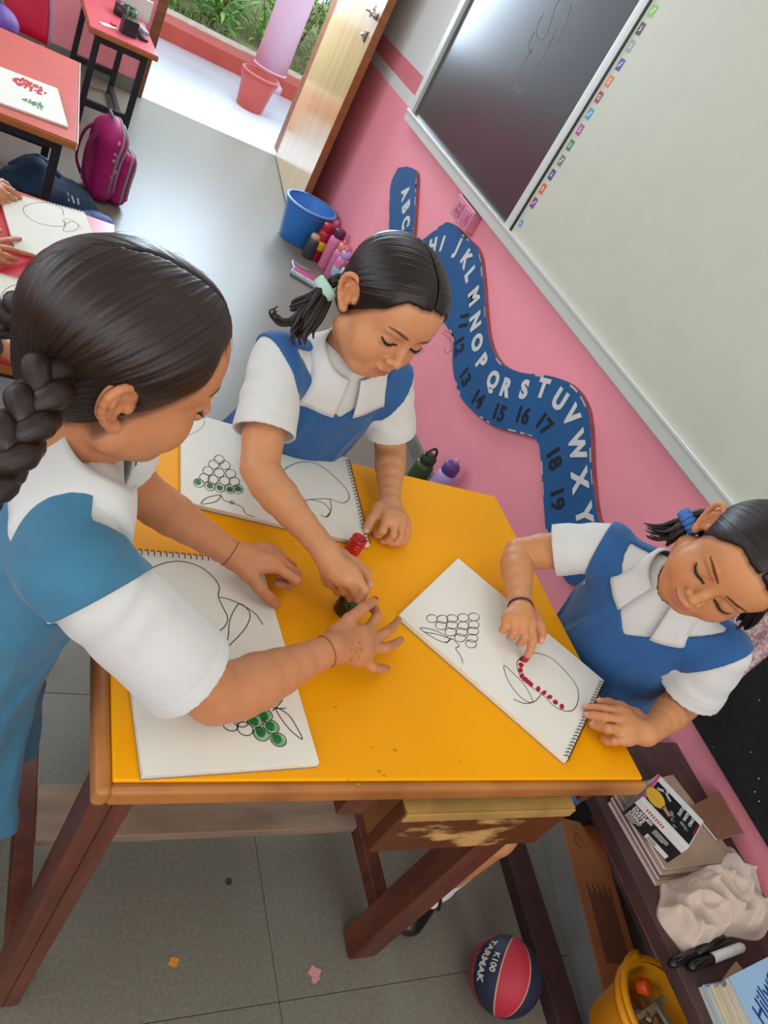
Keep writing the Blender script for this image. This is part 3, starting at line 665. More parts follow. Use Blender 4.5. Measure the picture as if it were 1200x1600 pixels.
# sheets and books on the red desks
WIRE_W = mat('white_wire', '#d5d2cc', .4)
r4, d4 = sketchbook('sketch pad with a red grape bunch and green leaves on the orange red desk', [(-30, 148), (88, 192), (107, 144), (-20, 97)], DH, .008, 3, wire=WIRE_W, loops=10)
rr4 = random.Random(4)
d4('finger_paint', [('disc', (20 + 48 * t + rr4.uniform(-3, 3), 123 + 20 * t + rr4.uniform(-6, 6), 2.2, 1.7, .4, 0)) for t in [rr4.random() for _ in range(60)]], mat('paint_red_bright', '#cf2f3a', .5))
d4('leaf_paint', [('disc', (36 + 32 * t + rr4.uniform(-2, 2), 155 + 11 * t + rr4.uniform(-1 - 5 * t, 1 + 5 * t), 1.6, 1.0, .4, 0)) for t in [rr4.random() for _ in range(45)]], mat('paint_leaf', '#5c8a55', .6))
r5, d5 = sketchbook('open sketchbook with a pencil peach outline on the bright red desk', [(12, 384), (150, 424), (150, 333), (9, 303)], DH, .008, 2, wire=WIRE_W, loops=26)
Z8 = lambda pts: zz(pts, 0, 180, 5.4545)
d5('drawing', [('line', Z8([(540, 850), (530, 800), (450, 755), (330, 745), (230, 765), (198, 805), (230, 860), (320, 915), (430, 942), (520, 945), (552, 935), (535, 890)]), False, .0016), ('line', Z8([(545, 895), (560, 930), (540, 985), (620, 985), (665, 960), (660, 925), (610, 905), (565, 925)]), False, .0016), ('line', Z8([(545, 880), (600, 890), (660, 925), (700, 965)]), False, .0012)], mat('pencil_line', '#77736a', .8))
d5('finger_paint', [('disc', (80 + 5 * i, 386 - (i % 2) * 3, 2.2, .9, .6, 0)) for i in range(5)], M_INK)
r6, d6 = sketchbook('sketchbook with a pencil curve half hidden behind the left girl\'s head', [(-30, 520), (48, 545), (42, 437), (-40, 419)], DH, .008, 2, wire=WIRE_W, loops=22)
d6('drawing', [('line', [(38, 444), (20, 446), (6, 455), (1, 468), (8, 480), (25, 490)], False, .0016), ('line', [(0, 512), (14, 500), (26, 488)], False, .0010)], mat('pencil_line', '#77736a', .8))

# ------------------------------------------------------------------ paint pots on the desk
def jar(name, label, loc, prof, m, capprof=None, capm=None, cap='cap'):
    r = empty(name, loc, 0, label, 'paint bottle', 'finger paint bottles')
    MB().lathe(prof, 28).build('body', m, r, smooth=True)
    if capprof: MB().lathe(capprof, 28, closed=True).build(cap, capm, r, smooth=True)
    return r
RJ = mat('red_plastic_jar', '#c00f1c', .3, coat=.2)
q = ZP(549, 862, TZ)
jr = jar('paint_bottle', 'small red paint bottle with open ribbed neck beside the middle girl\'s wrist', (q[0], q[1], TZ), [(.0115, 0), (.0128, .002), (.0128, .014), (.0122, .018)], RJ,
    [(.0122, .018), (.0134, .019), (.0134, .022), (.0118, .023), (.0118, .026), (.0130, .027), (.0130, .031), (.0110, .032), (.0104, .032), (.0104, .012), (.001, .012)], RJ, 'neck')
q = ZP(534, 958, TZ)
jar('paint_bottle', 'dark green glass paint pot under the two girls\' hands', (q[0] + .004, q[1] + .004, TZ), [(.0150, 0), (.0172, .002), (.0172, .022), (.0150, .028)], mat('dark_glass', '#1c1512', .12, spec=.7),
    [(.0150, .028), (.0152, .034), (.0136, .034), (.0130, .020), (.001, .020)], mat('green_paint_rim', '#15602c', .3), 'rim')
# ------------------------------------------------------------------ buckets
def bucket(label, loc, r0, r1, h, m, mrim, handle=False):
    r = empty('bucket', loc, 0, label, 'bucket')
    MB().lathe([(r0 * .96, 0), (r0, .006), (r1, h - .012), (r1 + .002, h), (r1 - .004, h), (r0 - .004, .012), (.001, .010)], 40, closed=True).build('body', m, r, smooth=True)
    MB().lathe([(r1 - .003, h - .004), (r1 + .010, h - .006), (r1 + .012, h + .002), (r1 + .004, h + .006), (r1 - .004, h + .003)], 40, closed=True).build('rim', mrim, r, smooth=True)
    MB().lathe([(r1 - .004, h - .030), (r1 + .003, h - .029), (r1 + .003, h - .024), (r1 - .003, h - .022)], 40, closed=True).build('band', m, r, smooth=True)
    if handle:
        MB().tube([((r1 + .008) * math.cos(a), -(r1 * .55) * math.sin(a), h - .02 - .06 * math.sin(a)) for a in np.linspace(0, math.pi, 20)], .003, 6).build('handle', mat('handle_wire', '#c98a84', .4), r, smooth=True)
    return r
bucket('blue plastic bucket standing against the end of the open door', (1.372, 3.800, 0), .098, .128, .20, mat('blue_bucket', '#2f76c4', .3, trans=0.0, coat=.1), mat('blue_rim', '#7394c9', .35))
bucket('red plastic bucket standing on the verandah in front of the pink column', (1.42, 5.90, 0), .095, .125, .235, mat('red_bucket', '#c8564d', .35), mat('red_bucket_rim', '#d4746a', .35), True)

# ------------------------------------------------------------------ water bottles
def bottle(label, loc, r, h, body, cap, band=None, tilt=0.0, spout=None, loop=False, group='water bottles along the wall'):
    t = empty('water_bottle', loc, 0, label, 'water bottle', group); t.rotation_euler = (tilt * .6, tilt, random.uniform(0, 6))
    MB().lathe([(r * .92, 0), (r, .006), (r, h * .66), (r * .97, h * .72), (r * .72, h * .80)], 24).build('body', body, t, smooth=True)
    MB().lathe([(r * .76, h * .79), (r * .80, h * .80), (r * .80, h * .93), (r * .66, h * .97), (r * .2, h * .975)], 24).build('cap', cap, t, smooth=True)
    if band is not None: MB().lathe([(r * 1.0, h * .30), (r * 1.03, h * .31), (r * 1.03, h * .52), (r * 1.0, h * .53)], 24, closed=True).build('band', band, t, smooth=True)
    if spout is not None: MB().tube([(r * .2, 0, h * .95), (r * .25, 0, h * 1.02), (r * .1, 0, h * 1.06)], [r * .26, r * .24, r * .18], 10).build('spout', spout, t, smooth=True)
    if loop: MB().tube([(r * .7 * math.cos(a), 0, h * .90 + r * 1.15 * math.sin(a)) for a in np.linspace(.25, math.pi - .25, 14)], r * .13, 8).build('carry_loop', cap, t, smooth=True)
    return t
PK = mat('bottle_pink', '#d2769b', .35); PK2 = mat('bottle_hot_pink', '#c22a56', .35); PL = mat('bottle_plum', '#5c2148', .3); RDB = mat('bottle_red', '#a8172f', .35); TE = mat('bottle_teal', '#8fc4cc', .35); YL = mat('bottle_yellow', '#e0b92a', .5); CO = mat('bottle_coral', '#d98078', .4); LI = mat('bottle_lilac', '#b393c9', .4)
bottle('red bottle with a yellow emblem next to the blue bucket', (1.440, 3.640, 0), .036, .20, RDB, RDB, YL)
bottle('tall pink bottle with a plum cap near the blue bucket', (1.478, 3.565, 0), .037, .22, PK, PL)
bottle('dark plum bottle against the wall behind the pink bottles', (1.497, 3.735, 0), .030, .20, PL, PK)
bottle('pink bottle with a coral spout cap by the wall', (1.488, 3.470, 0), .034, .19, PK, CO, None, 0, CO)
bottle('pale pink bottle with teal shoulder by the wall', (1.480, 3.385, 0), .033, .19, PK, LI, TE, 0, PK)
bottle('teal bottle with hot pink cap, nearest to the middle girl\'s hair', (1.484, 3.295, 0), .033, .18, TE, PK2, None, 0, PK2)
bottle('dark grey bottle lying low beside the blue bucket', (1.395, 3.625, 0), .030, .13, mat('bottle_grey', '#3d4147', .3), mat('bottle_tan', '#c9a58a', .4))
q = XP(672, 718, 1.43); bottle('dark olive green flask with a carry loop behind the desk corner', (1.43, q[1] + .01, 0), .036, q[2] + .015, mat('bottle_olive', '#3b4a24', .35), mat('cap_olive', '#2c3620', .35), None, 0, None, True)
q = XP(708, 722, 1.47); bottle('lilac flask with a purple lid behind the desk corner', (1.47, q[1] - .01, 0), .036, q[2] + .005, LI, mat('cap_purple', '#5a3a78', .35), mat('bottle_lilac_pale', '#c4b2cf', .4), 0, LI)
# pencil pouch on the floor beside the bottles
pc = empty('pencil_pouch', (1.335, 3.33, 0), -.5, 'clear and pink pencil pouch lying on the floor beside the bottles', 'pouch')
MB().box((-.09, -.04, 0), (.09, .04, .028)).build('pouch_body', mat('pouch_clear', '#a9aebd', .25, var=.2, vscale=30), pc, bevel=.012, seg=3)
MB().box((-.082, -.026, .024), (.082, .026, .031)).build('panel', mat('pouch_pink', '#b23a68', .4), pc, bevel=.006)
MB().tube(smooth_path([(-.085, .02, .02), (-.11, .06, .03), (-.09, .10, .012), (-.03, .11, .010)], 6), .006, 6, flat=(1, .4)).build('strap', mat('strap_blue', '#b9c3e6', .5), pc, smooth=True)

# ------------------------------------------------------------------ basketball
NAVY = mat('ball_navy', '#20263c', .55, bump=.35, bscale=500); BRED = mat('ball_red', '#b02838', .55, bump=.35, bscale=500); SEAM = mat('ball_seam', '#d8a184', .6)
bc = NP_((1.090, .318, .0705)); R_ = .070

def on_ball(px, py):
    v = unit(ray(px, py)); w = ORG - bc; b = v @ w; c = w @ w - R_ * R_; D = max(b * b - c, 0); return unit(ORG + v * (-b - D ** .5) - bc)
p1, p2 = on_ball(803, 1471), on_ball(777, 1580); axb = unit(p1 - p2)
mid = on_ball(790, 1524); e1 = unit(mid - axb * (mid @ axb)); e2 = np.cross(axb, e1)
rt = on_ball(815, 1524)
if rt @ e2 < 0: e2 = -e2                            # longitude grows to the right as seen from the desk side
ball = empty('basketball', tuple(bc - NP_((0, 0, R_))), 0, 'navy and red kids\' basketball lying on the floor under the desk', 'ball')
def bpt(lon, lat, r): return bc * 0 + NP_((0, 0, R_)) + r * (math.cos(lat) * (math.cos(lon) * e1 + math.sin(lon) * e2) + math.sin(lat) * axb)
MB().lathe([(max((R_ - .0009) * math.sin(t), 1e-5), R_ - (R_ - .0009) * math.cos(t)) for t in np.linspace(0, math.pi, 40)], 56).build('seams', SEAM, ball, smooth=True)
dg_ = math.pi / 180
for a, b, m in ((-9, 39, BRED), (39, 90, NAVY), (90, 140, BRED), (140, 246, NAVY), (246, 298, BRED), (298, 351, NAVY)):
    g = 1.3; mb = MB(); nu, nv = max(int((b - a) / 3), 6), 34
    vs = []
    for i in range(nu + 1):
        for j in range(nv + 1):
            lat = (-84 + 168 * j / nv) * dg_; gg = g / max(math.cos(lat), .12); lo_a, hi_a = a + gg, b - gg
            vs.append(bpt((lo_a + (hi_a - lo_a) * i / nu) * dg_, lat, R_ + .0002))
    mb.add(vs, [(i * (nv + 1) + j, (i + 1) * (nv + 1) + j, (i + 1) * (nv + 1) + j + 1, i * (nv + 1) + j + 1) for i in range(nu) for j in range(nv)])
    mb.build('panel', m, ball, smooth=True)
def ball_text(txt, size, lon0, lat0, m, bold=0.0):
    me = text_mesh(txt, size, 0, bold, res=2)
    bm = bmesh.new(); bm.from_mesh(me); bmesh.ops.subdivide_edges(bm, edges=[e for e in bm.edges if e.calc_length() > .006], cuts=2); bm.to_mesh(me); bm.free()
    for v in me.vertices:
        lat = lat0 - v.co.x / R_; lon = lon0 + v.co.y / R_ / max(math.cos(lat0), .3); v.co = bpt(lon, lat, R_ + .0006)
    link_mesh('lettering', me, m, ball)
BTX = mat('ball_print', '#cfc9c0', .6)
ball_text('TARMAK', .0205, -41 * dg_, 12 * dg_, BTX, .0008); ball_text('K100', .0165, -22 * dg_, 12 * dg_, BTX, .0004)
sp_ = MB()
for k in range(8):
    if k == 2: continue
    la = (20 - 4.2 * k) * dg_; sp_.add([bpt(-59 * dg_, la, R_ + .0006), bpt(-55 * dg_, la, R_ + .0006), bpt(-55 * dg_, la - 2.6 * dg_, R_ + .0006), bpt(-59 * dg_, la - 2.6 * dg_, R_ + .0006)], [(0, 1, 2, 3)])
tag(sp_.build('small_print', mat('ball_print_dim', '#5d6580', .6), ball), kind='stuff')

# ------------------------------------------------------------------ dark wooden shelf with clutter, right of the desk
SZ = .380
M_SH = mat('shelf_wood', '#4a3330', .6, var=.25, vscale=8, stretch=(4, 1, 4), bump=.2, bscale=60)
shf = empty('wall_shelf', (1.36, .2, 0), label='dark brown wooden wall shelf at the lower right, loaded with clutter', cat='shelf')
MB().box((-.166, -.75, SZ - .030), (.172, .445, SZ)).build('shelf_board', M_SH, shf, bevel=.003)
for yy in (-.6, .36): MB().box((.02, yy - .012, SZ - .20), (.172, yy + .012, SZ - .030)).build('bracket', M_SH, shf, bevel=.002)
# exercise books stack
def thin_book(label, quad, z, th, cover, pages, grp=None, skew=0.0):
    r = empty('exercise_book', (sum(q[0] for q in quad) / 4, sum(q[1] for q in quad) / 4, z), 0, label, 'book', grp); c = NP_(r.location)
    K = [NP_((q[0], q[1], z)) - c for q in quad]
    MB().prism([k * .985 + NP_((0, 0, .0008)) for k in K], (0, 0, th - .0016)).build('pages', pages, r)
    MB().prism([k + NP_((0, 0, th - .0008)) for k in K], (0, 0, .0008)).build('cover', cover, r); MB().prism(K, (0, 0, .0008)).build('cover', cover, r)
    return r
M_PG2 = mat('book_pages_white', '#d8d6de', .8, var=.1, vscale=60, stretch=(1, 1, 30)); M_BR = mat('book_cover_tan', '#a58a74', .7, var=.08); M_BR2 = mat('book_cover_brown', '#7d5540', .7, var=.1)
base = [(1.216, .505), (1.400, .530), (1.452, .345), (1.236, .345)]
for k, (dx_, dy_, lab, cv) in enumerate(((0, 0, 'lowest exercise book of the stack on the dark shelf', M_BR), (.004, .006, 'second exercise book from the bottom of the stack on the dark shelf', M_BR2), (.008, .012, 'second exercise book from the top of the stack on the dark shelf', M_BR), (.014, .018, 'topmost tan exercise book lying under the chalk box', M_BR))):
    thin_book(lab, [(x + dx_, y + dy_) for x, y in base], SZ + .0075 * k + .0001, .0073, cv, M_PG2, 'exercise books on the dark shelf')
thin_book('brown paper covered notebook lying behind the chalk box', [(1.405, .475), (1.522, .505), (1.522, .415), (1.43, .405)], SZ + .0305, .006, M_BR2, M_PG2)
# chalk box
cz = SZ + .0305
ca, cb_ = NP_((1.206, .470, cz)), NP_((1.262, .372, cz)); ce = unit(cb_ - ca); cf = np.array([-ce[1], ce[0], 0]); cf = cf if cf[0] > 0 else -cf
Lc = .113; Dc = .098; Hc = .056
cx = empty('chalk_box', tuple((ca + cb_) / 2 + cf * Dc / 2), 0, 'black and white carton of chalk lying on the exercise books', 'carton'); co_ = NP_(cx.location)
def cpt(u, v, w): return ca + ce * (u * Lc) + cf * (v * Dc) + NP_((0, 0, w * Hc)) - co_
M_CW = mat('carton_white', '#dedbd6', .45); M_CB = mat('carton_black', '#1b1c1e', .4); M_CP = mat('carton_pink', '#d0476a', .45); M_CY = mat('carton_yellow', '#e0b23a', .45); M_CR = mat('carton_red', '#b8233c', .5)
MB().prism([cpt(0, 0, 0), cpt(1, 0, 0), cpt(1, 1, 0), cpt(0, 1, 0)], (0, 0, Hc)).build('carton', M_CW, cx, bevel=.001)
def decal(pts, m, name='print'):
    mb = MB(); mb.add(pts, [tuple(range(len(pts)))]); return mb.build(name, m, cx)
ft = lambda u, w: cpt(u, 0, w) - cf * .0004
tp = lambda u, v: cpt(u, v, 1) + NP_((0, 0, .0004))
decal([ft(0, 0), ft(1, 0), ft(1, .68), ft(0, .68)], M_CB); decal([tp(.06, .10), tp(.98, .10), tp(.98, .80), tp(.06, .80)], M_CB); decal([tp(0, .06), tp(.05, .10), tp(.05, 1), tp(0, 1)], M_CP)
decal([ft(.48, .03) - cf * .0003, ft(.93, .03) - cf * .0003, ft(.93, .22) - cf * .0003, ft(.48, .22) - cf * .0003], M_CW, 'barcode_label')
decal([tp(.10 + .11 * math.cos(a) + .08 * (1 + math.cos(a)), .35 + .22 * math.sin(a)) + NP_((0, 0, .0003)) for a in np.linspace(0, 6.28, 16, endpoint=False)], M_CY, 'print')
decal([tp(.34, .28) + NP_((0, 0, .0003)), tp(.50, .22) + NP_((0, 0, .0003)), tp(.52, .30) + NP_((0, 0, .0003)), tp(.36, .40) + NP_((0, 0, .0003))], mat('carton_skin', '#c08a70', .5), 'print')
for (u0, v0, u1, v1) in ((.12, .60, .30, .78), (.22, .74, .40, .62)):
    mbd = MB(); mbd.ribbon([tp(u0, v0) + NP_((0, 0, .0005)), tp(u1, v1) + NP_((0, 0, .0005))], .006); mbd.build('print', mat('carton_grey', '#b9b8b6', .5), cx)
def ctext(txt, size, o, ex, ey, m, bold=0.0):
    me = text_mesh(txt, size, 0, bold, 'LEFT', 2); place_mesh(me, o, ex, ey); link_mesh('lettering', me, m, cx)
UPZ = NP_((0, 0, 1))
for k, t in enumerate(('DUSTLESS', 'WHITE', 'CHALK')): ctext(t, .0095, ft(.05, .58 - .135 * k) - cf * .0005, ce, UPZ, M_CW, .0004)
def small_print(P0, ex, ey, widths, h, m, n=None):
    """rows of word-like dashes standing for print too small to read"""
    mbd = MB()
    for r, row in enumerate(widths):
        x = 0.0
        for w in row:
            p = P0 + ex * x - ey * (r * h * 1.7); mbd.add([p, p + ex * w, p + ex * w + ey * h, p + ey * h], [(0, 1, 2, 3)]); x += w + h * .5
    return tag(mbd.build('small_print', m, cx, recalc=False), kind='stuff')
small_print(ft(.05, .24) - cf * .0005, ce, UPZ, [(.010, .006, .014), (.008, .012, .009), (.013, .005, .010), (.007, .015), (.011, .009)], .0017, mat('carton_grey', '#b9b8b6', .5))
small_print(ft(.50, .54) - cf * .0005, ce, UPZ, [(.008, .012, .010), (.014, .008, .009), (.006, .010, .014), (.012, .012)], .0018, mat('carton_grey', '#b9b8b6', .5))
for k in range(9): decal([ft(.52 + .02 * k, .06) - cf * .0006, ft(.527 + .02 * k + .004 * (k % 2), .06) - cf * .0006, ft(.527 + .02 * k + .004 * (k % 2), .19) - cf * .0006, ft(.52 + .02 * k, .19) - cf * .0006], M_CB, 'barcode_bar')
small_print(ft(.20, .80) - cf * .0005, ce, UPZ, [(.0022,) * 8], .0062, M_CR)
small_print(tp(.985, .42) + UPZ * .0004, cf, -ce, [(.0020,) * 8], .0050, M_CR)
for k, t in enumerate(('DUSTLESS', 'WHITE', 'CHALK')): ctext(t, .0085, tp(.62 + .11 * k, .50) + UPZ * .0006, cf, -ce, M_CW, .0003)
dd = MB()
for k in range(9):
    a = random.uniform(.5, .9); b = random.uniform(.15, .4); dd.ribbon([tp(a + .03 * math.cos(w), b + .03 * math.sin(w)) + UPZ * .0005 for w in np.linspace(0, 5, 8)], .0012)
dd.build('print', mat('carton_grey', '#b9b8b6', .5), cx)

# crumpled towel
tw = empty('towel', (1.36, .30, SZ), 0, 'crumpled cream towel lying on the dark shelf', 'towel')
outl = [NP_((*q, 0)) - NP_((1.36, .30, 0)) for q in ((1.205, .295), (1.235, .325), (1.262, .352), (1.33, .362), (1.42, .385), (1.500, .402), (1.520, .36), (1.515, .300), (1.497, .262), (1.44, .232), (1.36, .245), (1.30, .236), (1.235, .228), (1.215, .255))]
OUT = np.array(smooth_path(outl, 12, True))
def tow(u, a):
    k = a % len(OUT); p = OUT[k] * u
    x_, y_ = p[0] + .012 * math.sin(p[1] * 38), p[1] + .012 * math.sin(p[0] * 33 + 1)
    e_ = min(1.0, (1 - u) * 3.2); e_ = e_ * e_ * (3 - 2 * e_)
    n1 = math.sin(x_ * 46 + y_ * 30) + .7 * math.sin(-x_ * 28 + y_ * 62 + 1.4) + .4 * math.sin(x_ * 95 - y_ * 20 + .5)
    n2 = math.sin(x_ * 70 - y_ * 52 + 2.2) + .6 * math.sin(x_ * 31 + y_ * 88)
    h = .014 + .026 * (1 - u ** 2) + .020 * math.exp(-(n1 / .55) ** 2) + .011 * math.exp(-(n2 / .45) ** 2)
    return (p[0], p[1], .002 + h * (.12 + .88 * e_))
nr_ = 60; na_ = len(OUT); mb = MB(); vs = [(0, 0, tow(0, 0)[2])] + [tow((i + 1) / nr_, j) for i in range(nr_) for j in range(na_)]
fs = [(0, 1 + j, 1 + (j + 1) % na_) for j in range(na_)] + [(1 + i * na_ + j, 1 + (i + 1) * na_ + j, 1 + (i + 1) * na_ + (j + 1) % na_, 1 + i * na_ + (j + 1) % na_) for i in range(nr_ - 1) for j in range(na_)]
rim = [(v[0], v[1], 0.0) for v in vs[1 + (nr_ - 1) * na_:]]; n0 = len(vs); vs += rim; fs += [(1 + (nr_ - 1) * na_ + j, n0 + j, n0 + (j + 1) % na_, 1 + (nr_ - 1) * na_ + (j + 1) % na_) for j in range(na_)]
mb.add(vs, fs); mb.build('cloth', mat('terry_cloth', '#cdb6a6', .95, var=.05, vscale=40, bump=.7, bscale=420, sheen=.4), tw, smooth=True)
# markers, paper scrap, bottle cap
def marker(label, a, b, r, bodym, capm, split):
    a, b = NP_(a), NP_(b); t = empty('marker_pen', tuple(a), 0, label, 'marker', 'marker pens on the dark shelf'); m = a + (b - a) * split
    MB().tube([m - a, b - a - (b - m) * .06, b - a], [r, r, r * .8], 16).build('barrel', bodym, t, smooth=True)
    MB().tube([NP_((0, 0, 0)), (m - a) * .12, m - a], [r * .7, r * 1.06, r * 1.06], 16).build('cap', capm, t, smooth=True)
    MB().tube([(m - a) * .15 + NP_((0, 0, r * 1.15)), (m - a) * .95 + NP_((0, 0, r * 1.15))], r * .22, 6).build('clip', capm, t, smooth=True)
BKP = mat('marker_black', '#141416', .3); WHP = mat('marker_white', '#d9d8d2', .4)
marker('black marker pen with its cap over the shelf edge', (1.172, .218, SZ + .0085), (1.338, .2415, SZ + .0085), .008, BKP, BKP, .42)
marker('white marker pen with black cap beside the blue book', (1.212, .2095, SZ + .0092), (1.372, .2235, SZ + .0092), .0087, WHP, BKP, .40)
sc_ = MB().prism([(1.255, .170, SZ), (1.318, .196, SZ), (1.345, .206, SZ), (1.352, .190, SZ), (1.30, .165, SZ)], (0, 0, .004)).build('paper_scrap', mat('kraft_scrap', '#a98a68', .8), bevel=.001)
tag(sc_, 'torn tan scrap of card between the markers and the blue book', 'paper')
# blue book and the stack under it
STK = 'books stacked at the shelf end'
bq = [(1.222, .200), (1.40, .200), (1.36, .03), (1.205, .03)]
for k, (m, lab) in enumerate(((mat('book_blue_pale', '#8fb3d2', .6), 'lowest pale blue book of the stack at the lower right corner'), (mat('book_cream', '#cfc4ab', .7), 'cream book above the pale blue one in the lower right corner stack'), (mat('book_cream2', '#c4b79c', .7), 'middle cream book in the lower right corner stack'), (mat('book_cream3', '#d5cab4', .7), 'upper cream book in the lower right corner stack'))):
    thin_book(lab, [(x + .006 * k, y - .004 * k - .02) for x, y in bq], SZ + .0105 * k + .0001, .0102, m, mat('book_pages_cream', '#d8cdb0', .85, var=.15, vscale=60, stretch=(1, 1, 40)), STK)
bk_ = thin_book('pale blue book with dark blue cursive lettering in the lower right corner', [(1.242, .176), (1.42, .200), (1.42, .02), (1.235, .02)], SZ + .0421, .010, mat('book_blue', '#9fc0e0', .5), mat('book_pages_cream', '#d8cdb0', .85), STK)
me = text_mesh('Hillwoo', .040, .0, .0006, 'LEFT', 3)
dxy = unit(ZP(1200, 1545, .43) - ZP(1188, 1592, .43)); place_mesh(me, ZP(1186, 1594, SZ + .0524) - NP_(bk_.location) + dxy * 0, dxy, np.cross((0, 0, 1), dxy) + dxy * .35)
link_mesh('lettering', me, mat('book_ink_blue', '#2b3f86', .5), bk_)

# carton, plank and basket on the floor under the shelf
M_CARD = mat('cardboard', '#9a5f33', .75, var=.08, vscale=12); M_CARD_SHADE = mat('cardboard_shaded', '#77756f', .8, var=.1)
bx = empty('cardboard_box', (1.405, .40, 0), math.radians(-13), 'flat brown cardboard box with printed panel under the wall shelf', 'box')
MB().box((-.058, -.215, 0), (.058, .215, .080)).build('carton', M_CARD, bx, bevel=.002)
MB().box((-.0595, -.214, .001), (-.058, .214, .079)).build('shaded_side', M_CARD_SHADE, bx)  # grey sheet paints the shade on the box side facing the desk
pr = MB()
for k in range(13): pr.box((-.030 + .0052 * k, -.10, .0801), (-.0272 + .0052 * k, .065 - .01 * (k % 3), .0805))
pr.build('print', mat('carton_ink', '#4c2c1a', .8), bx)
MB().ribbon([(-.02 + .010 * math.cos(a), .165 + .016 * math.sin(a), .0804) for a in np.linspace(0, 5.2, 14)], .002).build('print', mat('carton_ink', '#4c2c1a', .8), bx)
pk = MB().box((1.222, .10, 0), (1.285, .66, .035), rz=math.radians(-5)).build('wooden_plank', mat('plank_dark', '#3d2724', .55, var=.3, vscale=6, stretch=(5, .6, 5), bump=.2), bevel=.003); tag(pk, 'dark wooden plank lying on the floor beside the cardboard box', 'plank')
kb = MB(); kb.box((1.455, .600, 0), (1.515, .645, .16)); kb.box((1.468, .597, .03), (1.50, .601, .07)); kbo = kb.build('black_case', mat('black_plastic', '#17161b', .35), bevel=.004); tag(kbo, 'small black plastic case standing at the end of the cardboard box', 'case')
bs = empty('storage_basket', (1.300, .185, .0805), 0, 'yellow plastic basket holding wooden pegs, on the cardboard box', 'basket')
YB_ = mat('basket_yellow', '#e89a12', .35)
MB().lathe([(.062, 0), (.066, .004), (.084, .115), (.087, .128), (.083, .128), (.062, .008), (.001, .006)], 36, closed=True).build('body', YB_, bs, smooth=True)
MB().lathe([(.084, .118), (.097, .120), (.099, .128), (.094, .136), (.084, .133)], 36, closed=True).build('rim', YB_, bs, smooth=True)
MB().tube([(-.098 * math.sin(a) * .92, .097 * math.cos(a), .139 + .006 * math.sin(a)) for a in np.linspace(0.0, math.pi, 22)], .008, 8, flat=(1, .6)).build('handle', YB_, bs, smooth=True)
PEG = mat('peg_wood', '#b39a76', .7, var=.1); PEG2 = mat('peg_grey', '#a5a29a', .7)
for k in range(11):
    a = random.uniform(0, 6.28); rr = random.uniform(0, .035); t = MB(); z = .065 + .006 * k; d = random.uniform(0, 3.1); el = random.uniform(-.2, .5)
    t.box((-.032, -.005, -.0035), (.032, .005, .0035)); p = t.build('clothes_peg', [PEG, PEG2, PEG][k % 3], None, bevel=.001)
    p.location = (1.300 + rr * math.cos(a), .185 + rr * math.sin(a), .0805 + z); p.rotation_euler = (0, el, d); tag(p, 'tan wooden peg in the heap filling the yellow basket' if k % 3 != 1 else 'greyish peg in the heap filling the yellow basket', 'peg', 'tan pegs in the basket' if k % 3 != 1 else 'grey pegs in the basket')
oc = MB().lathe([(.013, 0), (.014, .003), (.014, .018), (.011, .022), (.006, .022)], 16).build('bottle_cap', mat('cap_orange', '#e0551c', .4), smooth=True); oc.location = (1.285, .235, .0805 + .118); oc.rotation_euler = (.5, .3, 0); tag(oc, 'orange plastic cap among the pegs in the yellow basket', 'cap')

# litter on the floor
def bit(name, label, px, py, pts, m):
    c = ZP(px, py, 0.0); o = MB().prism([(x, y, 0.0002) for x, y in pts], (0, 0, .0012)).build(name, m); o.location = tuple(c); return tag(o, label, 'litter')
bit('petal', 'small orange yellow petal on the grey floor tiles', 271, 1503, [(.009 * math.cos(a) * (1 + .3 * math.sin(4 * a)), .008 * math.sin(a)) for a in np.linspace(0, 6.28, 14, endpoint=False)], mat('petal_orange', '#c98a2c', .7))
bit('paper_bit', 'small pink paper bit on the grey floor tiles', 492, 1522, [(.011 * math.cos(a) * (1 + .35 * math.sin(5 * a)), .014 * math.sin(a) * (1 + .2 * math.cos(3 * a))) for a in np.linspace(0, 6.28, 18, endpoint=False)], mat('paper_pink', '#c98f86', .8))
bit('floor_plug', 'small round dark plug in the floor tile', 357, 1378, [(.0065 * math.cos(a), .0065 * math.sin(a)) for a in np.linspace(0, 6.28, 14, endpoint=False)], mat('plug_dark', '#35383a', .8))

# things on the small desk by the far wall
def deskitem(name, label, cat, loc, rz, parts):
    r = empty(name, loc, rz, label, cat)
    for nm, mb, m, bv in parts: mb.build(nm, m, r, bevel=bv, smooth=not bv)
    return r
deskitem('pen_holder', 'black square pen holder near the edge of the small far desk', 'holder', (.40, 4.33, DH), .2, [('box', MB().box((-.035, -.03, 0), (.035, .03, .07)), mat('holder_black', '#23282b', .4), .004), ('pens', MB().tube([(0, 0, .06), (.01, .01, .12)], .005, 6).tube([(-.015, .01, .06), (-.02, .02, .11)], .005, 6), mat('pen_green', '#4f8a4a', .4), 0)])
deskitem('stapler', 'grey stapler standing next to the black pen holder', 'stapler', (.462, 4.40, DH), .3, [('base', MB().box((-.02, -.06, 0), (.02, .06, .012)), mat('stapler_dark', '#2a3036', .4), .003), ('arm', MB().box((-.016, -.06, .025), (.016, .05, .045)).box((-.012, .03, .01), (.012, .05, .03)), mat('stapler_grey', '#8fa0a6', .35), .004)])
deskitem('tape_roll', 'black roll of tape at the back of the small far desk', 'tape', (.395, 4.64, DH), 0, [('roll', MB().lathe([(.03, 0), (.055, 0), (.055, .05), (.03, .05), (.03, 0)], 28, closed=True), mat('tape_black', '#2b2628', .35), 0)])
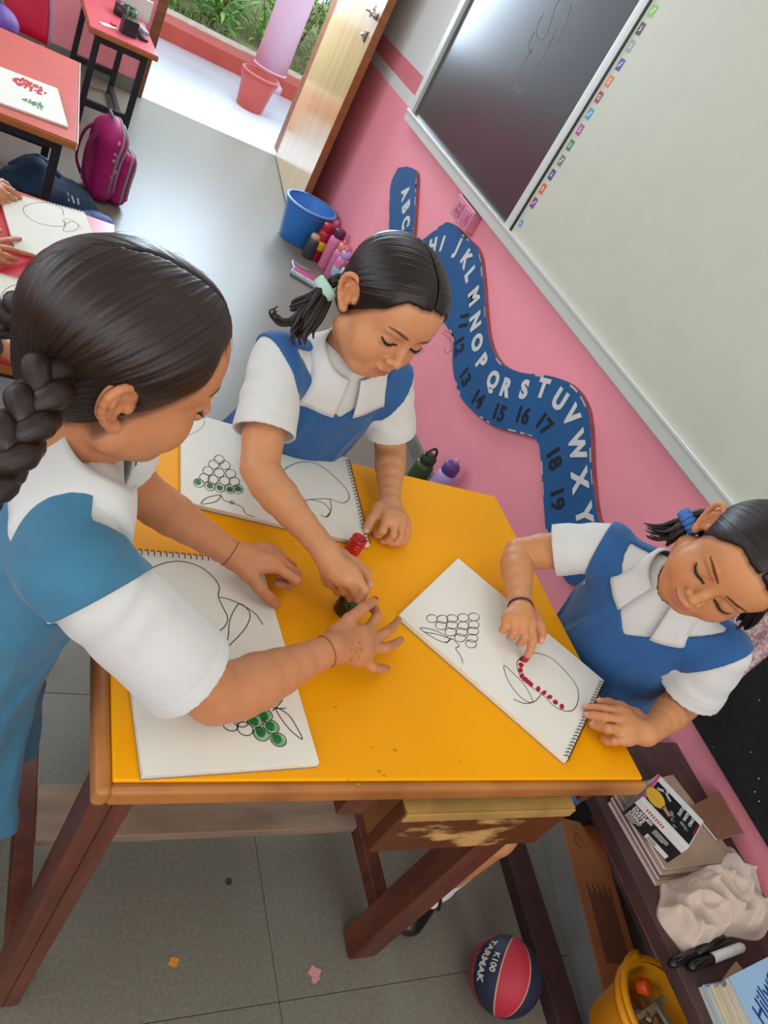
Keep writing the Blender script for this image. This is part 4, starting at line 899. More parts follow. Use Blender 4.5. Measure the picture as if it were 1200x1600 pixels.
deskitem('notepad', 'white pad leaning at the back of the small far desk', 'notepad', (.470, 4.74, DH), .12, [('pages', MB().box((-.10, -.004, 0), (.05, .012, .10)), mat('pad_white', '#cfd2cc', .7), .002), ('backing', MB().box((-.10, .012, 0), (.05, .016, .10)), mat('pad_grey', '#9a9c98', .7), 0)])
deskitem('paper_slip', 'white paper slip with a red clip on the small far desk', 'paper', (.315, 4.32, DH), .5, [('sheet', MB().box((-.04, -.02, 0), (.04, .02, .003)), mat('pad_white', '#cfd2cc', .7), .001), ('clip', MB().box((.02, .01, .003), (.045, .03, .012)), mat('clip_red', '#c9302c', .4), .002)])
# ------------------------------------------------------------------ implicit modelling for people and soft things
import openvdb
F32 = np.float32
def DP(px, py, d):
    v = ray(px, py); return ORG + v / np.linalg.norm(v) * d
def A3(v): return np.asarray(v, F32)
def rcone(p, a, b, ra, rb):
    a = A3(a); b = A3(b); ba = b - a; L2 = float(ba @ ba) + 1e-12
    pa = p - a; t = pa @ ba; t *= F32(1 / L2); np.clip(t, 0, 1, out=t)
    pa -= t[:, None] * ba
    return np.sqrt(np.einsum('ij,ij->i', pa, pa)) - (F32(ra) + F32(rb - ra) * t)
def sph(p, c, r):
    q = p - A3(c); return np.sqrt(np.einsum('ij,ij->i', q, q)) - F32(r)
def ell(p, c, r, M=None):
    q = p - A3(c)
    if M is not None: q = q @ np.asarray(M, F32)      # columns of M = axes
    r = A3(r); q = q / r; k0 = np.sqrt(np.einsum('ij,ij->i', q, q)); q /= r; k1 = np.sqrt(np.einsum('ij,ij->i', q, q)) + F32(1e-9)
    return k0 * (k0 - 1.0) / k1
def smin(a, b, k):
    h = np.clip(0.5 + 0.5 * (b - a) / k, 0, 1)
    return b + (a - b) * h - k * h * (1 - h)
def smax(a, b, k): return -smin(-a, -b, k)
def chain(p, pts, rad, k=0.006):
    d = None
    for i in range(len(pts) - 1):
        e = rcone(p, pts[i], pts[i + 1], rad[i], rad[i + 1])
        d = e if d is None else smin(d, e, k)
    return d
def masked(p, c, r, fn):
    """evaluate fn only inside a sphere; outside return a safe far distance"""
    q = p - A3(c); dd = np.sqrt(np.einsum('ij,ij->i', q, q)); out = dd - F32(r * 0.55)
    m = dd < r
    if m.any(): out[m] = fn(p[m])
    return out
def polygonize(f, lo, hi, h, B=6, slack=1.35):
    lo = NP_(lo); hi = NP_(hi)
    nb = np.maximum(np.ceil((hi - lo) / (h * B)).astype(int), 1); n = nb * B
    g = [lo[i] + h * (B * np.arange(nb[i]) + (B - 1) / 2) for i in range(3)]
    C = np.stack(np.meshgrid(*g, indexing='ij'), -1).reshape(-1, 3).astype(F32)
    dc = np.concatenate([f(C[i:i + 200000]) for i in range(0, len(C), 200000)])
    act = np.abs(dc) < h * B * 0.866 * slack + h
    arr = np.repeat(np.repeat(np.repeat(np.where(dc < 0, -1.0, 1.0).astype(F32).reshape(nb), B, 0), B, 1), B, 2)
    idx = np.nonzero(act)[0]; off = np.stack(np.meshgrid(*[np.arange(B)] * 3, indexing='ij'), -1).reshape(-1, 3)
    bi = np.stack(np.unravel_index(idx, nb), -1)
    CH = 1400
    for s in range(0, len(idx), CH):
        b = bi[s:s + CH]; ijk = b[:, None, :] * B + off[None]
        P = (lo + h * ijk.reshape(-1, 3)).astype(F32); v = f(P).astype(F32)
        q = ijk.reshape(-1, 3); arr[q[:, 0], q[:, 1], q[:, 2]] = v
    gr = openvdb.FloatGrid(1.0); gr.copyFromArray(arr)
    pts, tris, quads = gr.convertToPolygons(0.0, 0.0)
    return np.asarray(pts, float) * h + lo, np.asarray(tris), np.asarray(quads)[:, ::-1]
def grad(f, p, e=0.0008):
    p = p.astype(F32); g = np.zeros_like(p)
    for i in range(3):
        d = np.zeros(3, F32); d[i] = e; g[:, i] = f(p + d) - f(p - d)
    return g / (np.linalg.norm(g, axis=1, keepdims=True) + 1e-9)
def project(f, p, off=0.0, it=6):
    p = np.array(p, F32)
    for _ in range(it):
        d = f(p) - off; p = p - grad(f, p) * np.clip(d, -0.02, 0.02)[:, None]
    return p
def np_mesh(name, parts):
    """parts: list of (pts, quads); returns one mesh"""
    V = []; Fq = []; n = 0
    for pts, q in parts:
        V.append(pts); Fq.append(q + n); n += len(pts)
    V = np.concatenate(V); Q = np.concatenate(Fq)
    me = bpy.data.meshes.new(name)
    me.vertices.add(len(V)); me.vertices.foreach_set('co', V.astype(F32).ravel())
    me.loops.add(Q.size); me.loops.foreach_set('vertex_index', Q.ravel().astype(np.int32))
    me.polygons.add(len(Q)); me.polygons.foreach_set('loop_start', (np.arange(len(Q)) * 4).astype(np.int32))
    me.polygons.foreach_set('use_smooth', np.ones(len(Q), bool))
    me.update(calc_edges=True); me.validate()
    return me, V
def set_color(me, col, name='Col'):
    a = me.color_attributes.new(name, 'FLOAT_COLOR', 'POINT')
    c = np.ones((len(me.vertices), 4), F32); c[:, :3] = col; a.data.foreach_set('color', c.ravel())
def set_float(me, val, name):
    a = me.attributes.new(name, 'FLOAT', 'POINT'); a.data.foreach_set('value', np.asarray(val, F32))
def frame(fwd, up):
    f = unit(fwd); u = NP_(up); u = unit(u - f * (u @ f)); l = np.cross(u, f)
    return np.array([f, l, u]).T                   # columns: forward, left, up
def vnoise(p, s, seed=0):
    """cheap smooth value noise from sines"""
    q = p * s; r = 0
    for k, (a, b, c, d) in enumerate(((1, .3, .2, .1), (-.4, 1.1, .5, 2.1), (.3, -.6, 1.2, 4.2), (1.7, .9, -.8, 1.3))):
        r = r + np.sin(q[:, 0] * a + q[:, 1] * b + q[:, 2] * c + d + seed * (1.7 + k)) / (1 + k * 0.4)
    return r / 3.2

# ------------------------------------------------------------------ head (local frame: x forward, y left, z up; metres, adult-free child size)
def ear_sdf(p, s):
    c = NP_((-0.010, s * 0.0705, -0.004)); up = unit((-0.22, 0.12 * s, 1)); bk = unit((-0.88, s * 0.52, -0.10)); bk = unit(bk - up * (bk @ up)); ou = np.cross(up, bk) * 1.0
    if ou[1] * s < 0: ou = -ou
    E = lambda a, b, o=0.0: c + up * a + bk * b + ou * o
    d = None
    hel = [E(0.002, -0.009, 0.004), E(0.018, -0.010, 0.007), E(0.028, -0.002, 0.009), E(0.030, 0.009, 0.010), E(0.023, 0.019, 0.010), E(0.008, 0.022, 0.009), E(-0.010, 0.016, 0.008), E(-0.022, 0.007, 0.007)]
    hs_ = smooth_path(hel, 2); d = chain(p, hs_, list(np.interp(np.linspace(0, 7, len(hs_)), range(8), [0.0034, .0036, .0038, .0040, .0040, .0038, .0038, .0046])), 0.002)
    d = smin(d, ell(p, E(-0.026, 0.001, 0.006), (0.0075, 0.0075, 0.0075)), 0.006)
    M = np.array([bk, up, ou]).T
    plate = ell(p, E(0.004, 0.005, 0.0005), (0.0175, 0.0265, 0.0050), M)
    d = smin(d, plate, 0.004)
    d = smin(d, chain(p, [E(0.018, 0.004, 0.005), E(0.008, 0.011, 0.006), E(-0.008, 0.009, 0.005)], [0.003, 0.0036, 0.003], .003), 0.003)
    d = smax(d, -ell(p, E(-0.003, -0.001, 0.009), (0.0078, 0.0095, 0.0065), M), 0.003)
    d = smin(d, ell(p, E(-0.006, -0.010, 0.006), (0.005, 0.006, 0.004), M), 0.004)
    return d
def head_sdf(p, mouth_open=0.0, smile=0.0):
    y = np.abs(p[:, 1]); q = p.copy(); q[:, 1] = y          # mirrored copy for paired features
    d = ell(p, (-0.008, 0, 0.030), (0.0925, 0.0735, 0.076))
    d = smin(d, ell(p, (0.040, 0, 0.030), (0.0445, 0.0585, 0.050)), 0.03)
    d = smin(d, ell(p, (0.026, 0, -0.032), (0.0555, 0.0570, 0.066)), 0.028)
    d = smin(d, ell(p, (0.055, 0, -0.0815), (0.0205, 0.0235, 0.0185)), 0.026)
    d = smin(d, ell(q, (0.050, 0.034, -0.040), (0.0300, 0.0285, 0.0300)), 0.024)
    d = smin(d, rcone(q, (0.004, 0.055, -0.058), (0.052, 0.020, -0.085), 0.016, 0.014), 0.026)
    # eye sockets and lids
    d = smax(d, -ell(q, (0.094, 0.0305, 0.000), (0.0150, 0.0190, 0.0125)), 0.016)
    d = smin(d, ell(q, (0.0665, 0.0305, -0.0035), (0.0162, 0.0172, 0.0152)), 0.0030)
    d = smin(d, chain(q, [(0.0775, 0.0150, 0.0150), (0.0800, 0.0270, 0.0190), (0.0735, 0.0430, 0.0160)], [.0042, .0052, .0042], .008), 0.010)
    # nose
    d = smin(d, chain(p, [(0.0820, 0, 0.008), (0.0915, 0, -0.013), (0.0990, 0, -0.0285)], [0.0058, 0.0062, 0.0082], .008), 0.010)
    d = smin(d, ell(q, (0.0905, 0.0105, -0.0325), (0.0085, 0.0068, 0.0066)), 0.005)
    d = smax(d, -ell(q, (0.0965, 0.0060, -0.0400), (0.0042, 0.0030, 0.0034)), 0.002)
    # mouth
    lip = smile * 0.006
    d = smin(d, ell(p, (0.0800, 0, -0.0590), (0.0125, 0.0210, 0.0155)), 0.012)
    up_l = chain(q, [(0.0905, 0.0, -0.0555), (0.0890, 0.0080, -0.0552), (0.0785, 0.0205, -0.0590 + lip)], [.0040, .0040, .0018], .004)
    lo_l = chain(q, [(0.0885, 0.0, -0.0652), (0.0860, 0.0085, -0.0645), (0.0780, 0.0195, -0.0600 + lip)], [.0048, .0044, .0016], .004)
    d = smin(d, up_l, 0.003); d = smin(d, lo_l, 0.003)
    cr = chain(q, [(0.0955, 0.0, -0.0602), (0.0925, 0.0085, -0.0600), (0.0820, 0.0215, -0.0593 + lip)], [.0016 + mouth_open, .0016 + mouth_open, .0010], .002)
    d = smax(d, -cr, 0.0025)
    for s in (-1, 1): d = smin(d, masked(p, (-0.012, s * 0.074, 0.0), 0.058, lambda w, s=s: ear_sdf(w, s)), 0.007)
    return d
def hair_plane(p):
    """negative where hair grows: behind the hairline and above the nape"""
    n1 = (0.80 * (p[:, 0] - 0.070) - 0.60 * (p[:, 2] - 0.066))
    y = np.abs(p[:, 1])
    wob = 0.0010 * np.sin(p[:, 1] * 150 + 0.7) + 0.0005 * np.sin(p[:, 1] * 430 + 1)
    n1 = n1 + wob - 0.006 * np.exp(-((y - 0.064) / 0.010) ** 2) + 0.004 * np.exp(-((y - 0.045) / 0.014) ** 2)
    n2 = (-0.078 - p[:, 2]) + 0.15 * (p[:, 0] + 0.05)
    return np.maximum(n1, n2)
def hair_sdf(p, thick=0.0085):
    d = ell(p, (-0.008, 0, 0.030), (0.0925, 0.0735, 0.076))
    d = smin(d, ell(p, (0.040, 0, 0.030), (0.0445, 0.0585, 0.050)), 0.03)
    d = smin(d, ell(p, (-0.030, 0, -0.030), (0.052, 0.054, 0.050)), 0.03)
    t = thick * (0.10 + 0.90 * np.sqrt(np.clip(-hair_plane(p) / 0.030, 0, 1)))   # thins out towards the hairline
    d = d - t
    wy = 0.0015 * np.clip((p[:, 0] + 0.065) / 0.03, 0, 1) + 0.0002
    d = np.where((p[:, 2] > 0.045) & (p[:, 0] > -0.07), smax(d, wy - np.abs(p[:, 1] + 0.0008 * np.sin(p[:, 0] * 130)), 0.0025), d)
    d = smax(d, hair_plane(p), 0.003)
    for s in (-1, 1):                                   # leave the ears free
        d = smax(d, -ell(p, (-0.006, s * 0.084, -0.012), (0.023, 0.021, 0.033)), 0.004)
    return d
SKIN = np.array(lin('#c98f66')); LIP = np.array(lin('#b46a5c')); BROW = np.array(lin('#3a2419')); NAIL = np.array(lin('#6b1420'))
def face_color(p, tone):
    c = np.tile(tone, (len(p), 1)); y = np.abs(p[:, 1]); x, z = p[:, 0], p[:, 2]
    def mixin(m, col):
        nonlocal c
        m = np.clip(m, 0, 1)[:, None]; c = c * (1 - m) + np.array(col) * m
    # lips
    zc = -0.0602; hgt = 0.0078 * np.sqrt(np.clip(1 - (y / 0.0215) ** 2, 0, 1)) + 0.0006
    mixin(((1 - np.abs(z - zc) / hgt) * 3) * (x > 0.074) * (y < 0.0215), LIP)
    # brows
    zb = 0.0185 + 0.0050 * np.sin(np.clip((y - 0.012) / 0.036, 0, 1) * math.pi * 0.8)
    wb = 0.0036 * np.clip(1.25 - np.abs(y - 0.026) / 0.028, 0, 1)
    mixin(np.clip((1 - np.abs(z - zb) / (wb + 1e-5)) * 1.6, 0, 0.92) * (y > 0.011) * (y < 0.050) * (x > 0.045), BROW)
    # lids slightly darker, cheeks and ears warmer
    mixin(0.22 * np.exp(-(((y - 0.030) / 0.016) ** 2 + ((z + 0.002) / 0.010) ** 2)) * (x > 0.05), np.array(lin('#8a5640')))
    mixin(0.22 * np.exp(-(((y - 0.040) / 0.016) ** 2 + ((z + 0.036) / 0.016) ** 2)) * (x > 0.03), np.array(lin('#d07c5c')))
    mixin(0.25 * np.clip((y - 0.070) / 0.01, 0, 1), np.array(lin('#cf7c54')))
    mixin(0.35 * np.exp(-((x - 0.098) ** 2 + y ** 2 + (z + 0.029) ** 2) / 0.009 ** 2), np.array(lin('#c98562')))
    # scalp shadow hair (short hairs at the hairline)
    hp = hair_plane(p); mixin(np.clip(1 - hp / 0.007, 0, 1) * 0.75 * (z > -0.07) * np.clip((0.071 - y) / 0.003, 0, 1), BROW)
    return c
# ------------------------------------------------------------------ people
M_SKIN = mat('skin', '#c98f66', 0.48, attr='Col', var=0.045, vscale=70, bump=0.06, bscale=900, sss=0.12, spec=0.35)
M_SHIRT = mat('white_cotton', '#cfcfca', 0.8, var=0.02, vscale=30, bump=0.12, bscale=700, sheen=0.2)
M_TUNIC = mat('blue_twill', '#22588f', 0.78, var=0.05, vscale=40, bump=0.15, bscale=900, sheen=0.15)
M_TUNIC1 = mat('blue_twill_faded', '#397390', 0.78, var=0.05, vscale=40, bump=0.15, bscale=900, sheen=0.15)
M_LASH = mat('eyelash', '#120b08', 0.5)
def hair_material(name, c1, c2):
    m = bpy.data.materials.new(name); m.use_nodes = True; nt = m.node_tree; N = nt.nodes; L = nt.links; b = N['Principled BSDF']
    at = N.new('ShaderNodeAttribute'); at.attribute_name = 'hu'
    av = N.new('ShaderNodeAttribute'); av.attribute_name = 'hv'
    cb = N.new('ShaderNodeCombineXYZ')
    m1 = N.new('ShaderNodeMath'); m1.operation = 'MULTIPLY'; m1.inputs[1].default_value = 1.0; L.new(at.outputs['Fac'], m1.inputs[0])
    L.new(m1.outputs[0], cb.inputs[0]); L.new(av.outputs['Fac'], cb.inputs[1])
    nz = N.new('ShaderNodeTexNoise'); nz.inputs['Scale'].default_value = 1.0; nz.inputs['Detail'].default_value = 6; nz.inputs['Roughness'].default_value = 0.75
    L.new(cb.outputs[0], nz.inputs['Vector'])
    rp = N.new('ShaderNodeValToRGB'); rp.color_ramp.elements[0].position = 0.35; rp.color_ramp.elements[1].position = 0.75
    rp.color_ramp.elements[0].color = lin(c1) + (1,); rp.color_ramp.elements[1].color = lin(c2) + (1,)
    L.new(nz.outputs['Fac'], rp.inputs[0]); L.new(rp.outputs[0], b.inputs['Base Color'])
    bp = N.new('ShaderNodeBump'); bp.inputs['Strength'].default_value = 0.38; bp.inputs['Distance'].default_value = 0.0016
    L.new(nz.outputs['Fac'], bp.inputs['Height']); L.new(bp.outputs[0], b.inputs['Normal'])
    b.inputs['Roughness'].default_value = 0.33; b.inputs['Specular IOR Level'].default_value = 0.38
    b.inputs['Anisotropic'].default_value = 0.5
    return m
M_HAIR = hair_material('hair_dark_brown', '#120b09', '#261812')
M_HAIR1 = hair_material('hair_brown', '#1b110c', '#352218')

def hand_sdf(p, H, k=0.010):
    """H: wrist, fingers = [joints...] with radii"""
    w = H['wrist']; d = None
    mcps = [f[0] for f in H['fingers']]
    pr = H.get('palm_r', 0.0098)
    for i, f in enumerate(H['fingers']):
        e = rcone(p, NP_(w) * (0.75) + NP_(f[0]) * 0.25, f[0], 0.0115, pr)
        d = e if d is None else smin(d, e, 0.012)
    for a, b in zip(mcps[:-1], mcps[1:]):
        d = smin(d, rcone(p, NP_(a) * .8 + NP_(w) * .2, NP_(b) * .8 + NP_(w) * .2, pr, pr), 0.010)
    th = H['thumb']
    d = smin(d, rcone(p, NP_(w) * .7 + NP_(th[0]) * .3, th[0], 0.0120, 0.0105), 0.010)
    d = smin(d, rcone(p, th[0], NP_(H['fingers'][0][0]) * .8 + NP_(w) * .2, 0.0095, 0.0085), 0.010)
    r0 = H.get('fr', (0.0076, 0.0070, 0.0064, 0.0053))
    for f in H['fingers']:
        n = len(f); rr = [r0[min(i, 3)] if n == 4 else np.interp(i / (n - 1), [0, 1], [r0[0], r0[3]]) for i in range(n)]
        e = chain(p, f, rr, 0.0022)
        d = smin(d, e, 0.0045)
    tr = H.get('tr', (0.0102, 0.0086, 0.0077, 0.0060))
    d = smin(d, chain(p, th, tr[:len(th)], 0.003), 0.006)
    return d
def arm_sdf(p, A):
    sh, el, wr = NP_(A['sh']), NP_(A['el']), NP_(A['wr'])
    rs, re, rm, rw = A.get('r', (0.036, 0.0285, 0.0275, 0.0175))
    P_, R_2 = [sh], [rs]
    for t in (0.35, 0.7): P_.append(sh + (el - sh) * t); R_2.append(rs + (re - rs) * t)
    P_.append(el); R_2.append(re)
    for t, k in ((0.18, re * .45 + rm * .55), (0.34, rm), (0.52, rm * .62 + rw * .38), (0.70, rm * .25 + rw * .75), (0.86, rw * 1.03), (1.0, rw)): P_.append(el + (wr - el) * t); R_2.append(k)
    # round the elbow slightly so that the arm bends without a crease
    P_[3] = P_[3] * .7 + (P_[2] + P_[4]) * .15
    d = chain(p, P_, R_2, 0.004)
    if 'hand' in A:
        hp = np.array([j for f in A['hand']['fingers'] + [A['hand']['thumb']] for j in f] + [A['hand']['wrist']]); hc = (hp.min(0) + hp.max(0)) / 2
        d = smin(d, masked(p, hc, float(np.linalg.norm(hp - hc, axis=1).max()) + 0.05, lambda w: hand_sdf(w, A['hand'])), 0.012)
    return d
def arm_color(p, A, tone):
    c = np.tile(tone, (len(p), 1))
    if 'hand' not in A: return c
    H = A['hand']
    def mixin(m, col):
        nonlocal c
        m = np.clip(m, 0, 1)[:, None]; c = c * (1 - m) + np.array(col) * m
    knuck = np.array(lin('#b87552'))
    for f in H['fingers'] + [H['thumb']]:
        for j in f[1:-1]:
            mixin(0.35 * np.exp(-(((p - NP_(j)) ** 2).sum(1)) / 0.006 ** 2), knuck)
        tip = NP_(f[-1]); prev = NP_(f[-2]); dr = unit(tip - prev)
        mixin(0.30 * np.exp(-(((p - tip) ** 2).sum(1)) / 0.009 ** 2), np.array(lin('#d08a72')))
        if True:
            dn = unit(NP_(H.get('dorsal', (0, 0, 1))) - dr * (NP_(H.get('dorsal', (0, 0, 1))) @ dr)); nc = tip + dr * 0.001 + dn * 0.0045
            mixin((1.25 - np.sqrt((((p - nc) / 0.0042) ** 2).sum(1))) * 3, H['nails'] if H.get('nails') is not None else np.array(lin('#d9a08a')))
    if H.get('paint'):
        f, pc = H['paint']; mixin((1.2 - np.sqrt(((p - NP_(H['fingers'][f][-1])) ** 2).sum(1)) / 0.008) * 3, pc)
    for hc, hr in H.get('henna', []):
        q = p - NP_(hc); rr = np.sqrt((q * q).sum(1))
        a = np.arctan2(q[:, 1], q[:, 0])
        hm = np.exp(-(rr / (hr * 0.45)) ** 4) * 0.55 + 0.6 * np.exp(-((rr - hr) / (hr * 0.16)) ** 2) * (np.sin(a * 9) > 0.2)
        mixin(hm, np.array(lin('#8f4a2c')))
    return c

def torso_axes(T):
    return frame(T['fwd'], T['up'])
def to_local(p, R, t): return ((p - A3(t)) @ np.asarray(R, F32)).astype(F32)
def torso_sdf(p, T, infl=0.0):
    """p in torso frame: origin between the shoulder joints; x forward, y left, z up"""
    w = T.get('w', 0.118)
    d = ell(p, (0.004, 0, -0.085), (0.068 + infl, w * 0.93 + infl, 0.125 + infl))
    d = smin(d, ell(p, (0.006, 0, -0.21), (0.076 + infl, w * 0.86 + infl, 0.12 + infl)), 0.05)
    d = smin(d, ell(p, (-0.002, 0, -0.32), (0.088 + infl, w * 0.98 + infl, 0.10 + infl)), 0.05)
    q = p.copy(); q[:, 1] = np.abs(q[:, 1])
    d = smin(d, rcone(q, (-0.006, 0.03, 0.022), (0.0, w * 0.86, -0.012), 0.030 + infl, 0.036 + infl), 0.03)
    return d
def collar_mesh(T, Hn, f_under, R0=0.038, out=0.026, tipl=0.050, lift=0.030, nth=64):
    """shirt collar folded over: rows from neck ring down to the outer edge; open at the front"""
    R = torso_axes(T); o = NP_(T['o']); rows = []
    nr = 9; g = math.radians(T.get('gap', 10))
    tilt = T.get('collar_tilt', 0.12)
    for j in range(nr):
        v = j / (nr - 1); row = []
        for i in range(nth + 1):
            u = i / nth; th = g + (2 * math.pi - 2 * g) * u
            fr = min(u, 1 - u)                          # 0 at the front points
            pt = math.exp(-(fr / T.get('ptw', 0.085)) ** 2)
            wdt = out + (tipl - out) * pt
            rad = R0 + 0.006 + (wdt) * v
            th2 = th + T.get('cshift', 0.0) * v * pt * (1 if u < 0.5 else -1)
            z = 0.030 + lift * (1 - v) * (0.75 + 0.25 * math.cos(th + math.pi)) - 0.045 * v - tilt * math.cos(th2) * rad
            row.append(o + R @ np.array([math.cos(th2) * rad * 1.0 - 0.004, math.sin(th2) * rad * 1.08, z]))
        rows.append(row)
    P = np.array(rows).reshape(-1, 3)
    Pm = project(f_under, P, 0.004, 5)
    d = f_under(P.astype(F32)); V = np.repeat(np.linspace(0, 1, nr), nth + 1)
    w = np.clip((V - 0.08) / 0.30, 0, 1)[:, None]
    P = np.where((d < 0.004)[:, None], Pm, P * (1 - w) + Pm * w)
    G_ = P.reshape(nr, nth + 1, 3).copy()
    for _ in range(5):                                  # relax the sheet so that no corner is drawn out
        S_ = G_.copy(); S_[:, 1:-1] = G_[:, 1:-1] * .5 + (G_[:, :-2] + G_[:, 2:]) * .25
        S_[1:-1] = S_[1:-1] * .6 + (S_[:-2] + S_[2:]) * .2
        G_ = S_
    P = G_.reshape(-1, 3)
    fs = [(j * (nth + 1) + i, j * (nth + 1) + i + 1, (j + 1) * (nth + 1) + i + 1, (j + 1) * (nth + 1) + i) for j in range(nr - 1) for i in range(nth)]
    mb = MB(); mb.add(P, fs); return mb
def braid(mb_list, path, r, turns, flat=1.0, n=10, seg=None):
    """three interlaced strands along a path; returns list of MB with strand tubes"""
    path = [NP_(q) for q in path]; L = len(path); r = [r] * L if np.isscalar(r) else r
    t = []
    for i in range(L): t.append(unit(path[min(i + 1, L - 1)] - path[max(i - 1, 0)]))
    a = np.cross(t[0], (0, 0, 1)); a = unit(a) if np.linalg.norm(a) > 1e-3 else np.array([1., 0, 0])
    frames = []
    for i in range(L):
        a = unit(a - t[i] * (a @ t[i])); frames.append((a.copy(), np.cross(t[i], a)))
    for s in range(3):
        pts = []; rr = []
        for i in range(L):
            ph = 2 * math.pi * (turns * i / (L - 1) + s / 3); A, B = frames[i]
            pts.append(path[i] + A * r[i] * 0.62 * math.sin(ph) + B * r[i] * 0.42 * math.sin(2 * ph) * flat)
            rr.append(r[i] * 0.56)
        mb_list.append((pts, rr))
    return mb_list
def strand_object(name, strands, m, parent, n=12, tipped=False, flat=(1, 1)):
    mb = MB(); hu = []; hv = []
    for k, (pts, rr) in enumerate(strands):
        mb.tube(pts, rr, n, True, flat)
        for i in range(len(pts)):
            for j in range(n): hu.append(k * 31 + 14 * math.sin(2 * math.pi * j / n) + 14 * (j / n)); hv.append(i * 0.12)
    o = mb.build(name, m, parent, smooth=True)
    if len(o.data.vertices) == len(hu): set_float(o.data, hu, 'hu'); set_float(o.data, hv, 'hv')
    return o

